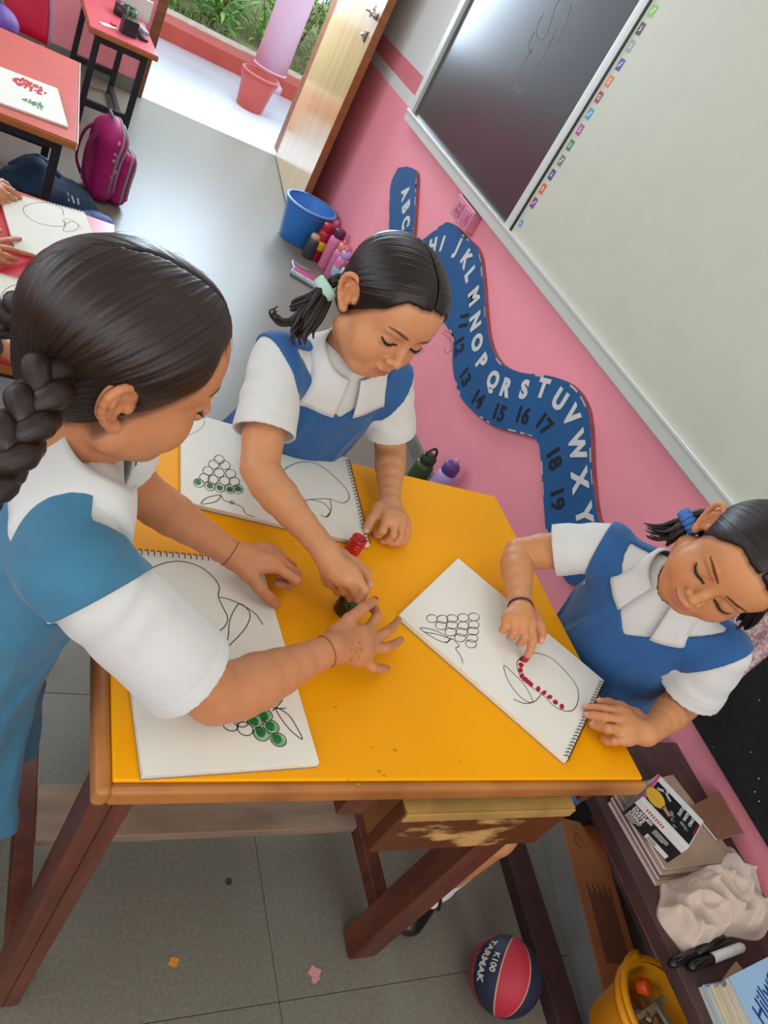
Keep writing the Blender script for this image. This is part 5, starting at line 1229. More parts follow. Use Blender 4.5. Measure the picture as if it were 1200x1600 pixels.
def make_girl(name, label, G, lq=1.0):
    root = empty(name, G['feet'], 0, label, 'person')
    base = NP_(G['feet'])
    def put(o):                                       # world-space meshes -> parented to the root
        o.parent = root; o.matrix_parent_inverse = Matrix.Translation(-Vector(G['feet'])); return o
    tone = np.array(lin(G['tone'])); hr = G['res']
    # ---- skin: head + neck, arms with hands, torso and legs, joined in one mesh
    HR = frame(G['head']['fwd'], G['head']['up']); ht = NP_(G['head']['pos']); hs = G['head']['s']
    T = G['torso']; TR = torso_axes(T); to = NP_(T['o'])
    neckb = to + TR @ np.array([-0.008, 0, 0.005]); nt = ht + HR @ (np.array([-0.026, 0, -0.055]) * hs)
    def f_head(p):
        q = to_local(p, HR, ht) / F32(hs)
        d = head_sdf(q, G.get('mouth', 0.0), G.get('smile', 0.0)) * hs
        return smin(d, rcone(p, nt, neckb, 0.034 * hs + .004, 0.040), 0.022)
    lo = np.minimum(ht, neckb) - 0.13; hi = np.maximum(ht, neckb) + 0.13
    parts = []; cols = []
    pts, _, q = polygonize(f_head, lo, hi, hr); parts.append((pts, q)); cols.append(face_color(((pts - ht) @ HR) / hs, tone))
    for A in G['arms']:
        fa = lambda p, A=A: arm_sdf(p, A)
        P = [A['sh'], A['el'], A['wr']] + ([j for f in A['hand']['fingers'] + [A['hand']['thumb']] for j in f] if 'hand' in A else [])
        P = np.array(P); pts, _, q = polygonize(fa, P.min(0) - 0.045, P.max(0) + 0.045, A.get('res', 0.0015 * lq))
        parts.append((pts, q)); cols.append(arm_color(pts, A, tone))
    def f_torso(p):
        d = torso_sdf(to_local(p, TR, to), T, -0.006)
        for hip, kn, an in G['legs']:
            d = smin(d, rcone(p, hip, kn, 0.058, 0.042), 0.03); d = smin(d, chain(p, [kn, an], [0.042, 0.030], .01), 0.01)
        return d
    LP = np.array([j for l in G['legs'] for j in l] + [list(to + TR @ np.array([x, y, z])) for x in (-.1, .1) for y in (-.15, .15) for z in (-.4, .05)])
    pts, _, q = polygonize(f_torso, LP.min(0) - 0.06, LP.max(0) + 0.06, 0.005); parts.append((pts, q)); cols.append(np.tile(tone, (len(pts), 1)))
    me, V = np_mesh('body', parts); set_color(me, np.concatenate(cols)); body = put(link_mesh('body', me, M_SKIN))
    # ---- hair cap
    def f_hair(p): return hair_sdf(p, G.get('hair_t', 0.0085))
    pts, _, q = polygonize(f_hair, (-0.13, -0.105, -0.10), (0.11, 0.105, 0.135), 0.0017 * lq)
    s = np.where(pts[:, 1] > 0, 1, -1)
    tie = NP_(G.get('tie_local', (-0.075, 0.062, -0.028)))
    Tp = np.stack([np.full(len(pts), tie[0]), s * tie[1], np.full(len(pts), tie[2])], 1); ax = Tp - np.array([-0.008, 0, 0.02]); ax /= np.linalg.norm(ax, axis=1, keepdims=True)
    v = pts - np.array([-0.008, 0, 0.02]); v /= np.linalg.norm(v, axis=1, keepdims=True)
    e1 = np.cross(ax, [0.0, 0, 1]); e1 /= np.linalg.norm(e1, axis=1, keepdims=True); e2 = np.cross(ax, e1)
    az = np.arctan2((v * e2).sum(1), (v * e1).sum(1)); cl = np.arccos(np.clip((v * ax).sum(1), -1, 1))
    hu = az * 26 * s + 100 * s; hv = cl * 2.0
    rip = 0.00030 * np.sin(az * 41) + 0.00022 * np.sin(az * 93 + 1.3) + 0.00018 * np.sin(az * 171 + 0.4)
    nrm = grad(f_hair, pts); dd = np.clip(-hair_plane(pts.astype(F32)) / 0.02, 0, 1)
    pts = pts + nrm * (rip * dd)[:, None]
    w = (pts * hs) @ HR.T + ht
    me, V = np_mesh('hair', [(w, q)]); set_float(me, hu, 'hu'); set_float(me, hv, 'hv')
    hair = put(link_mesh('hair', me, G['hair_m']))
    # ---- eyelashes
    for sg in (-1, 1):
        mb = MB(); line = []
        for i in range(13):
            t = i / 12; yy = 0.0165 + 0.0285 * t; zz = -0.0045 - 0.0062 * math.sin(math.pi * (0.08 + 0.88 * t)) + 0.0012 * t + G.get('lid', 0.0)
            line.append((0.086 - 0.012 * t * t, sg * yy, zz))
        fl = lambda p: head_sdf(p, G.get('mouth', 0.0), G.get('smile', 0.0))
        L2 = project(fl, np.array(line), 0.0004, 8)
        wl = [NP_(ht + HR @ (x * hs)) for x in L2.astype(float)]
        mb.tube(wl, [0.0006 + 0.0017 * math.sin(math.pi * min(0.05 + i / 13, 1)) ** .6 for i in range(13)], 6)
        for i in range(1, 13):
            for f2 in (0, .5):
                if i + f2 > 12: continue
                b = L2[i].astype(float); t = (i + f2) / 12
                d = unit((0.75, sg * (0.75 * t - 0.15), -0.50 + 0.35 * t)); Lh = 0.0048 + 0.0035 * t
                p0, p1, p2 = b, b + d * Lh * 0.6, b + d * Lh + np.array([0.0, 0, 0.0012])
                mb.tube([ht + HR @ (x * hs) for x in (p0, p1, p2)], [0.00038, 0.0003, 0.0001], 4, False)
        put(mb.build('eyelashes', M_LASH, None, smooth=True))
        if G.get('eye_open'):
            c_ = np.array([0.0712, sg * 0.0310, -0.0108 + G.get('lid', 0.0)]); pr_ = [(max(math.sin(t), 1e-4), -math.cos(t)) for t in np.linspace(0, math.pi, 14)]
            eo = MB().lathe(pr_, 20); eo.v = [tuple(ht + HR @ ((c_ + np.array([v[0] * 0.0108, v[1] * 0.0125, v[2] * G['eye_open']])) * hs)) for v in eo.v]
            put(eo.build('eye', mat('eye_dark', '#21140f', 0.12, spec=.6), None, smooth=True))
    # ---- shirt
    def f_sleeve(p, A, infl=0.0):
        sh, el = NP_(A['sh']), NP_(A['el']); hem = A.get('hem', 0.75); tip = sh + (el - sh) * hem
        r0, r1 = A.get('sl', (0.046, 0.056)); ax = unit(el - sh)
        d = rcone(p, sh - ax * 0.005, tip + ax * 0.03, r0 + infl, r1 + infl + 0.004)
        q = p - A3(sh); t = q @ A3(ax)
        fold = 0.0011 * np.sin(t * 120 + 4 * vnoise(p, 45, 2)) * np.clip((0.11 - t) / 0.05, 0, 1) + 0.0012 * vnoise(p, 70, 5) - 0.0009 * np.exp(-(((p - A3(tip)) @ A3(ax) + 0.022) / 0.0016) ** 2)
        return d - fold, (p - A3(tip)) @ A3(ax)
    def f_shirt_solid(p):
        ql = to_local(p, TR, to); d = torso_sdf(ql, T, 0.002) - 0.0016 * vnoise(p, 60, 1)
        for A in G['arms']:
            s_, hemd = f_sleeve(p, A); d = smin(d, s_, 0.020)
        return d
    def f_shoulder(p):
        d = torso_sdf(to_local(p, TR, to), T, 0.002) - 0.0016 * vnoise(p, 60, 1)
        for A in G['arms']:
            s_, _ = f_sleeve(p, A); d = smin(d, smax(s_, sph(p, A['sh'], A.get('sh_r', 0.056)), 0.012), 0.020)
        return d
    def f_shirt(p):
        d = f_shirt_solid(p); ql = to_local(p, TR, to)
        shell = np.maximum(d, -(d + (0.0035 if lq <= 1 else 0.014)))
        for A in G['arms']:
            sh, el = NP_(A['sh']), NP_(A['el']); ax = unit(el - sh); tip = sh + (el - sh) * A.get('hem', 0.75)
            hemd = (p - A3(tip)) @ A3(unit(ax + NP_(A.get('hem_tilt', (0, 0, 0)))))
            near = rcone(p, sh, el, 0.085, 0.085)
            shell = np.where(near < 0.0, np.maximum(shell, hemd), shell)
            cap = rcone(p, tip + ax * 0.0, tip + ax * 0.2, 0.1, 0.1)
            shell = np.where((hemd > 0) & (cap < 0), np.maximum(shell, hemd), shell)
        nk = rcone(p, neckb - TR[:, 2] * 0.01, nt, 0.040, 0.042)
        shell = np.maximum(shell, -nk)
        shell = np.maximum(shell, (-0.36 - ql[:, 2]))
        return shell
    P = np.array([list(to + TR @ np.array([x, y, z])) for x in (-.11, .11) for y in (-.17, .17) for z in (-.30, .09)] + [A['sh'] for A in G['arms']] + [list(NP_(A['sh']) + (NP_(A['el']) - NP_(A['sh'])) * A.get('hem', .75)) for A in G['arms']])
    pts, _, q = polygonize(f_shirt, P.min(0) - 0.07, P.max(0) + 0.07, 0.0024 * lq, slack=1.5)
    me, V = np_mesh('shirt', [(pts, q)]); shirt = put(link_mesh('shirt', me, M_SHIRT))
    # ---- pinafore
    vz, vw = T.get('vneck', (-0.105, 0.058))
    sk0 = to + TR @ np.array([0, 0, -0.25]); hem_c = NP_(G['skirt'][0]); hr0, hr1 = G['skirt'][1]
    def f_pin_solid(p):
        ql = to_local(p, TR, to); d = smin(torso_sdf(ql, T, 0.0075), f_shoulder(p) - 0.0042, 0.006)
        ax = hem_c - sk0; L2 = float(ax @ ax); t = np.clip((p - A3(sk0)) @ A3(ax) / L2, 0, 1)
        c = p - A3(sk0) - t[:, None] * A3(ax); a = np.arctan2(c[:, 1], c[:, 0])
        ple = (0.012 * np.sin(a * 9 + 0.6) + 0.006 * np.sin(a * 17)) * t
        e = np.sqrt((c[:, 0] / 0.92) ** 2 + (c[:, 1] / 1.08) ** 2 + c[:, 2] ** 2) - (hr0 + (hr1 - hr0) * t) - ple
        d = smin(d, e * 0.85, 0.03)
        n_ = vnoise(ql * np.array([1.0, 1.25, 0.55], F32), 34, 3 + T.get('seed', 0)); return d - (0.0050 * np.exp(-(n_ / 0.16) ** 2) + 0.0015 * n_ - 0.002) * np.clip((0.0 - ql[:, 2]) / 0.07, 0, 1)
    def f_pin(p):
        ql = to_local(p, TR, to); d = f_pin_solid(p)
        sh = np.maximum(d, -(d + (0.006 if lq <= 1 else 0.016)))
        yy = np.abs(ql[:, 1]); x, z = ql[:, 0], ql[:, 2]
        # V neck at the front, scoop at the back
        vv = np.where(x > -0.005, yy * 0.86 - (z - vz) * vw / abs(vz) * 1.0, 99)
        vv = np.where(x <= -0.005, np.sqrt(yy ** 2 + (z - 0.050) ** 2) - T.get('scoop', 0.056), vv)
        sh = np.maximum(sh, -vv)
        # armholes: everything out beyond the strap
        aw = T.get('strap', 0.105)
        arm = np.sqrt(((z + 0.060) / 0.085) ** 2 + (np.clip(aw + 0.038 - yy, -0.0, 1) / 0.038) ** 2) - 1.0
        for A in G['arms']:
            shp, el = NP_(A['sh']), NP_(A['el']); lat = TR[:, 1] * (1 if (shp - to) @ TR[:, 1] > 0 else -1)
            lw, xw, off = A.get('armhole', (0.85, 0.45, 0.006)); n_ = unit(lat * lw + unit(el - shp) * xw)
            cut = (p - A3(shp + n_ * off)) @ A3(n_); near = sph(p, shp, 0.135)
            side = (ql @ A3(TR.T @ lat)) > 0.04
            sh = np.where((near < 0) & side & (z > -0.085), np.maximum(sh, cut), sh)
        sh = np.where((z <= -0.075) & (z > -0.17), np.maximum(sh, yy - aw + 0.03 - np.clip((-0.075 - z) / 0.09, 0, 1) ** 1.5 * 0.06), sh)
        sh = np.maximum(sh, A3(hem_c)[2] - p[:, 2])
        return sh
    P2 = np.array([list(to + TR @ np.array([x, y, z])) for x in (-.11, .11) for y in (-.14, .14) for z in (-.30, .07)] + [list(hem_c + NP_((a, b, 0))) for a in (-hr1, hr1) for b in (-hr1, hr1)])
    pts, _, q = polygonize(f_pin, P2.min(0) - 0.03, P2.max(0) + 0.03, G.get('pin_res', 0.0028 * lq), slack=1.5)
    me, V = np_mesh('pinafore', [(pts, q)]); pin = put(link_mesh('pinafore', me, G['pin_m']))
    # ---- collar
    fu = lambda p: np.minimum(f_shirt_solid(p), f_pin_solid(p))
    co = collar_mesh(T, None, fu, **G.get('collar', {})).build('collar', M_SHIRT, None, smooth=True)
    md = co.modifiers.new('s', 'SOLIDIFY'); md.thickness = 0.0022; md.offset = 1
    put(co)
    return root, dict(HR=HR, ht=ht, hs=hs, put=put, f_head=f_head, TR=TR, to=to, f_pin=f_pin_solid, f_shirt=f_shirt_solid)
def T_(px, py, dz): return ZP(px, py, TZ + dz)
def FG(*js): return [T_(*j) for j in js]
RED_NAIL = np.array(lin('#7a1f2c')); PAINT_R = np.array(lin('#b3122e')); PAINT_G = np.array(lin('#1f5a2a'))
PINK_NAIL = np.array(lin('#c9707e'))
# --- girl in the left foreground (seen from her right side)
h1R = dict(wrist=T_(515, 1015, .072), nails=RED_NAIL, henna=[(T_(553, 1016, .072), 0.012), (T_(585, 1003, .066), 0.006)],
           fingers=[FG((574, 985, .062), (589, 964, .066), (586, 953, .048), (578, 950, .034)),
                    FG((580, 1000, .060), (602, 989, .058), (614, 979, .042), (622, 969, .026)),
                    FG((575, 1015, .055), (602, 1012, .052), (616, 1007, .036), (626, 1000, .020)),
                    FG((566, 1030, .046), (582, 1042, .040), (594, 1045, .028), (604, 1045, .016))],
           thumb=FG((524, 990, .066), (545, 968, .074), (567, 951, .076), (585, 938, .070)))
h1L = dict(wrist=T_(365, 868, .046), nails=PINK_NAIL, henna=[(T_(420, 868, .055), 0.010)],
           fingers=[FG((430, 884, .050), (463, 906, .042), (452, 916, .022), (434, 912, .018)),
                    FG((436, 876, .048), (464, 897, .034), (450, 904, .016), (436, 902, .016)),
                    FG((432, 866, .040), (456, 886, .026), (444, 894, .012), (430, 890, .014)),
                    FG((420, 858, .032), (442, 874, .020), (432, 880, .010), (420, 880, .012))],
           thumb=FG((386, 892, .040), (404, 917, .034), (420, 934, .024), (432, 945, .014)))
g1 = dict(feet=(0.03, 0.62, 0.0), tone='#c08058', res=0.0015, hair_m=M_HAIR1, pin_m=M_TUNIC1,
          head=dict(fwd=(.99, .05, -.12), up=(0.08, -.05, 1), pos=(.127, .6425, .994), s=.95),
          torso=dict(o=(.118, .622, .846), up=(.085, .0, .30), fwd=(1, 0.0, -.28), vneck=(-0.10, .055), strap=0.150, scoop=.048, gap=32, w=0.118),
          arms=[dict(sh=(.135, .508, .832), el=(.305, .478, .697), wr=T_(515, 1015, .072), hand=h1R, sh_r=.090, armhole=(.55, .8, .018), r=(.040, .034, .0335, .0195), sl=(.045, .052), hem=.74, hem_tilt=(0, 0, .1)),
                dict(sh=(.140, .735, .835), el=(.225, .765, .725), wr=T_(365, 868, .046), hand=h1L, sh_r=.08, armhole=(.6, .7, .01), r=(.036, .030, .0285, .0185), sl=(.042, .048), hem=.50)],
          legs=[((.03, .57, .50), (.05, .56, .28), (.02, .56, .06)), ((.03, .67, .50), (.05, .68, .28), (.02, .68, .06))],
          skirt=((.015, .615, .33), (.105, .175)), tie_local=(-0.074, .048, -.036), collar=dict(out=.022, tipl=.045), smile=0.3)
g1_root, c1 = make_girl('person', 'girl in faded blue pinafore with a thick dark braid, standing at the left foreground', g1)
# --- girl behind the desk
h2R = dict(wrist=T_(506, 858, .078), nails=None, paint=(0, PAINT_G),
           fingers=[FG((556, 902, .078), (570, 922, .070), (563, 938, .058), (553, 948, .050)),
                    FG((545, 906, .072), (557, 930, .056), (548, 934, .042), (540, 926, .036)),
                    FG((530, 903, .066), (538, 923, .048), (528, 924, .034), (520, 914, .032)),
                    FG((513, 895, .056), (518, 910, .040), (511, 910, .028), (506, 902, .028))],
           thumb=FG((532, 870, .066), (556, 880, .062), (572, 896, .052), (577, 914, .044)))
h2L = dict(wrist=T_(609, 786, .034), nails=None, paint=(0, np.array(lin('#a3404a'))),
           fingers=[FG((604, 812, .040), (598, 829, .034), (592, 835, .020), (584, 835, .010)),
                    FG((617, 814, .044), (614, 836, .030), (606, 844, .016), (598, 846, .009)),
                    FG((627, 817, .040), (626, 838, .026), (618, 848, .014), (610, 849, .009)),
                    FG((634, 820, .032), (635, 837, .020), (629, 847, .012), (622, 849, .008))],
           thumb=FG((592, 796, .034), (582, 810, .028), (576, 821, .020), (572, 830, .012)))
g2 = dict(feet=(0.56, 1.22, 0.0), tone='#c98d63', res=0.0014, hair_m=M_HAIR, pin_m=M_TUNIC,
          head=dict(fwd=(.242, -.943, -.25), up=(.135, -.2, .97), pos=(.535, 1.003, .978), s=.92),
          torso=dict(o=(.528, 1.030, .832), up=(-.02, -.125, .305), fwd=(.2, -.9, -.366), gap=13, vneck=(-0.030, .030), strap=0.130, w=0.116),
          arms=[dict(sh=(.415, 1.005, .828), el=ZP(402, 735, .722), wr=T_(506, 858, .078), hand=h2R, sh_r=.062, r=(.037, .0295, .0285, .0185), sl=(.042, .046), hem=.66),
                dict(sh=(.640, 1.050, .822), el=ZP(610, 702, .705), wr=T_(609, 786, .034), hand=h2L, sh_r=.060, r=(.036, .0285, .0275, .018), sl=(.041, .045), hem=.70)],
          legs=[((.50, 1.17, .50), (.49, 1.19, .28), (.49, 1.22, .06)), ((.61, 1.19, .50), (.62, 1.21, .28), (.62, 1.24, .06))],
          skirt=((.565, 1.20, .33), (.10, .150)), tie_local=(-0.055, .070, -.030), smile=1.0, lid=0.003, eye_open=0.0036, collar=dict(out=.020, tipl=.026))
g2_root, c2 = make_girl('person', 'girl in blue pinafore standing behind the desk, dipping a finger in paint', g2)
# --- girl on the right by the wall
h3R = dict(wrist=T_(814, 955, .062), nails=None, paint=(0, PAINT_R),
           fingers=[FG((828, 976, .060), (833, 1000, .050), (828, 1018, .032), (821, 1030, .017)),
                    FG((816, 972, .062), (820, 994, .052), (815, 1004, .036), (811, 1006, .026)),
                    FG((804, 969, .060), (804, 987, .050), (799, 995, .036), (796, 996, .027)),
                    FG((793, 965, .054), (790, 978, .046), (786, 984, .036), (784, 984, .028))],
           thumb=FG((832, 962, .050), (843, 977, .042), (847, 990, .034), (845, 1001, .028)))
h3L = dict(wrist=T_(1012, 1147, .034), nails=None,
           fingers=[FG((968, 1112, .036), (944, 1108, .036), (928, 1106, .026), (916, 1105, .018)),
                    FG((972, 1125, .038), (945, 1121, .037), (928, 1118, .026), (917, 1117, .018)),
                    FG((974, 1140, .036), (950, 1139, .034), (935, 1135, .020), (925, 1132, .014)),
                    FG((975, 1155, .028), (960, 1158, .024), (950, 1158, .014), (943, 1156, .008))],
           thumb=FG((992, 1118, .026), (970, 1104, .020), (950, 1098, .016), (936, 1096, .014)))
g3 = dict(feet=(1.17, 0.66, 0.0), tone='#c98a5c', res=0.0014, hair_m=M_HAIR, pin_m=M_TUNIC,
          head=dict(fwd=(-.792, -.532, -.32), up=(-.035, -.451, .892), pos=(.990, .560, .976), s=.915),
          torso=dict(o=(1.045, .636, .820), up=(-.09, -.05, .29), fwd=(-.81, -.46, -.35), gap=24, vneck=(-0.052, .048), strap=0.136, w=0.120),
          arms=[dict(sh=(.985, .745, .812), el=ZP(806, 864, .712), wr=T_(814, 955, .062), hand=h3R, sh_r=.062, r=(.036, .0285, .0275, .0175), sl=(.041, .043), hem=.56),
                dict(sh=(1.105, .530, .815), el=(1.128, .520, .690), wr=T_(1012, 1147, .034), hand=h3L, sh_r=.064, r=(.036, .030, .0285, .0185), sl=(.043, .050), hem=.72)],
          legs=[((1.09, .60, .50), tuple(ZP(689, 1379, .05)[:2] + NP_((-.030, -.010))) + (.29,), tuple(ZP(689, 1379, .05)[:2]) + (.08,)), ((1.16, .72, .50), (1.17, .72, .28), (1.18, .72, .06))],
          skirt=((1.16, .70, .33), (.10, .150)), tie_local=(-0.055, .070, -.030), smile=0.5, lid=-0.001, collar=dict(out=.010, tipl=.026, lift=.022))
g3_root, c3 = make_girl('person', 'girl in blue pinafore at the right side of the desk, painting with her fingertip', g3)

# ------------------------------------------------------------------ plaits, pigtails and hair ties
def HL(c, x, y, z): return c['ht'] + c['HR'] @ (np.array([x, y, z]) * c['hs'])
def tuft(paths, r0, seed, n=26, spread=.010, tip=.15):
    """a lock of hair: many tapered strands following a path"""
    rnd = random.Random(seed); out = []
    P = np.array(smooth_path(paths, 6)); L = len(P)
    for k in range(n):
        o0 = NP_((rnd.gauss(0, 1), rnd.gauss(0, 1), rnd.gauss(0, 1))); o0 = unit(o0) * rnd.random() ** .5
        ln = rnd.uniform(.72, 1.0); m = max(int(L * ln), 6); pts = []; rr = []
        for i in range(m):
            t = i / (m - 1); pts.append(P[i] + o0 * spread * (.30 + 1.15 * math.sin(math.pi * min(t * .62 + .02, 1))) * (1 - .25 * t)); rr.append(r0 * (1 - (1 - tip) * t ** 1.6))
        out.append((pts, rr))
    return out
# left girl: thick plait down the back of the neck
pth = smooth_path([HL(c1, -.060, -.046, -.020), DP(78, 588, .690), DP(58, 628, .675), DP(36, 668, .665), DP(12, 706, .660), DP(-20, 748, .662), DP(-60, 800, .668)], 9)
rad = [(0.0165 + 0.0035 * min(i / 8, 1)) * (1 + .06 * math.sin(i * 1.3)) for i in range(len(pth))]
st = []; braid(st, pth, rad, 1.75, 1.0)
c1['put'](strand_object('braid', st, M_HAIR1, None, 14))
st = [([HL(c1, -.055 + .01 * math.cos(k), -.056 + .012 * math.sin(k * 2.1), .012 * math.sin(k)), HL(c1, -.068, -.052, -.012), DP(74 + 5 * math.sin(k), 590 + 4 * math.cos(k), .692)], [.007, .010, .009]) for k in range(7)]
c1['put'](strand_object('braid_root', st, M_HAIR1, None, 10))
st = []; braid(st, smooth_path([HL(c1, -.085, .030, .000), HL(c1, -.100, .048, -.030), HL(c1, -.108, .060, -.075), HL(c1, -.110, .066, -.13)], 8), .017, 1.6, 1.0)
c1['put'](strand_object('braid', st, M_HAIR1, None, 12))
# flyaway hairs along the crown
fly = MB(); rf = random.Random(5)
for k in range(16):
    a = rf.uniform(-.9, 1.25); y = rf.uniform(-.05, .06)
    b = project(lambda p: hair_sdf(p), np.array([[-.008 + .1 * math.sin(a), y, .03 + .085 * math.cos(a)]]), 0.0, 8)[0].astype(float); d = unit((math.cos(a) + rf.uniform(-.3, .3), rf.uniform(-.5, .5), -math.sin(a)))
    q = [b - d * .002, b + d * .008 + unit(b) * .001, b + d * .015 + unit(b) * rf.uniform(-.001, .002)]
    fly.tube([HL(c1, *w) for w in q], [.00022, .0002, .00008], 3, False)
c1['put'](fly.build('loose_hair', M_HAIR1, None))
# middle girl: short pigtail with a mint tie behind her right ear
d0 = np.linalg.norm(HL(c2, -.04, -.075, -.02) - ORG)
A0, A1, A2 = HL(c2, -.035, -.066, -.012), DP(528, 437, d0 + .005), DP(510, 450, d0 + .004)
c2['put'](strand_object('pigtail_root', tuft([A0, A1, A2], .0045, 1, 16, .006, .9), M_HAIR, None, 8))
tdir = unit(DP(495, 462, d0) - DP(520, 443, d0))
c2['put'](MB().tube([A2 - tdir * .007, A2 - tdir * .003, A2 + tdir * .007, A2 + tdir * .010], [.0180, .0200, .0200, .0180], 18).build('hair_tie', mat('tie_mint', '#a9cdbb', .6, bump=.4, bscale=400), None, smooth=True))
c2['put'](strand_object('pigtail', tuft([A2, DP(497, 468, d0), DP(482, 492, d0 - .004), DP(470, 512, d0 - .008), DP(474, 530, d0 - .010)], .0058, 2, 34, .019, .2) + tuft([A2, DP(490, 470, d0), DP(462, 498, d0), DP(440, 502, d0), DP(428, 488, d0), DP(436, 480, d0)], .0045, 3, 12, .007, .2) + tuft([A2, DP(486, 468, d0), DP(462, 478, d0), DP(452, 486, d0)], .0050, 6, 14, .008, .3), M_HAIR, None, 8))
c2['put'](MB().tube(smooth_path([HL(c2, -.010, -.074, .020), HL(c2, -.03, -.080, .012), A1], 5), [.004] * 11, 6).build('loose_hair', M_HAIR, None, smooth=True))
fl2 = MB()
for k, pp in enumerate(([(690, 520), (703, 530), (705, 545), (697, 552), (694, 543)], [(694, 517), (709, 524), (712, 540), (706, 550)], [(560, 385), (590, 368), (620, 362), (650, 360)], [(575, 395), (548, 404), (530, 420)], [(505, 455), (490, 470), (470, 470)])):
    dd_ = c2['ht'] - ORG; D = float(np.linalg.norm(dd_)) - (.05 if k < 2 else .02); fl2.tube(smooth_path([DP(x, y, D) for x, y in pp], 5), .00035, 4, False)
c2['put'](fl2.build('loose_hair', M_HAIR, None))
# small gold ear stud (left girl, middle girl)
for c, loc in ((c1, (-.004, -.0785, -.026)), (c2, (-.004, -.0785, -.029))):
    q = HL(c, *loc); c['put'](MB().lathe([(.0002, -.0022), (.0016, -.0014), (.0022, 0), (.0016, .0014), (.0002, .0022)], 10, c=q).build('ear_stud', mat('gold', '#e0b25a', .2, metal=1), None, smooth=True))
# right girl: pigtail with a blue scrunchie behind her right ear
d3 = np.linalg.norm(HL(c3, -.04, -.075, -.02) - ORG)
B0, B1, B2 = HL(c3, -.035, -.066, -.005), DP(1096, 808, d3), DP(1077, 816, d3)
c3['put'](strand_object('pigtail_root', tuft([B0, B1, B2], .0050, 11, 16, .008, .9), M_HAIR, None, 8))
sd = unit(DP(1066, 820, d3) - DP(1086, 810, d3)); sa = unit(np.cross(sd, (0, 0, 1))); sb = np.cross(sd, sa); scr_ = MB()
for k in range(14):
    w = 2 * math.pi * k / 14; cc = B2 + .0150 * (sa * math.cos(w) + sb * math.sin(w)); scr_.tube([cc - sd * .009, cc - sd * .004 + .0025 * (sa * math.cos(w) + sb * math.sin(w)), cc + sd * .004 + .0025 * (sa * math.cos(w) + sb * math.sin(w)), cc + sd * .009], [.0034, .0044, .0044, .0034], 8)
c3['put'](scr_.build('scrunchie', mat('scrunchie_blue', '#3f74b8', .7, bump=.3, bscale=300), None, smooth=True)); 
c3['put'](strand_object('pigtail', tuft([B2, DP(1062, 823, d3), DP(1045, 832, d3 + .004), DP(1028, 832, d3 + .008), DP(1010, 826, d3 + .010)], .0048, 12, 26, .012, .15) + tuft([B2, DP(1060, 828, d3), DP(1052, 845, d3 + .004), DP(1042, 852, d3 + .008)], .0045, 13, 18, .010, .2), M_HAIR, None, 8))
B3 = HL(c3, -.030, .072, -.010)
c3['put'](strand_object('pigtail', tuft([B3, HL(c3, -.05, .092, -.035), DP(1168, 972, d3 + .10), DP(1150, 982, d3 + .10)], .0055, 14, 20, .012, .3), M_HAIR, None, 8))
# bracelets and bangles
def bangle(c, p, d, r, th, m, name='bangle'):
    d = unit(d); a = unit(np.cross(d, (0, 0, 1))); b = np.cross(d, a)
    c['put'](MB().tube([NP_(p) + r * (a * math.cos(w) + b * math.sin(w)) for w in np.linspace(0, 2 * math.pi, 33)], th, 6, False).build(name, m, None, smooth=True))
wr3 = NP_(g3['arms'][0]['wr']); el3 = NP_(g3['arms'][0]['el']); bangle(c3, wr3 + (el3 - wr3) * .06, wr3 - el3, .0195, .0022, mat('bracelet_maroon', '#4a2028', .6))
wr1 = NP_(g1['arms'][0]['wr']); el1 = NP_(g1['arms'][0]['el']); bangle(c1, wr1 + (el1 - wr1) * .04, wr1 - el1, .0202, .0008, mat('thread_brown', '#8a5338', .7), 'wrist_thread')
wr1 = NP_(g1['arms'][1]['wr']); el1 = NP_(g1['arms'][1]['el']); bangle(c1, wr1 + (el1 - wr1) * .04, wr1 - el1, .0192, .0008, mat('thread_brown', '#8a5338', .7), 'wrist_thread')
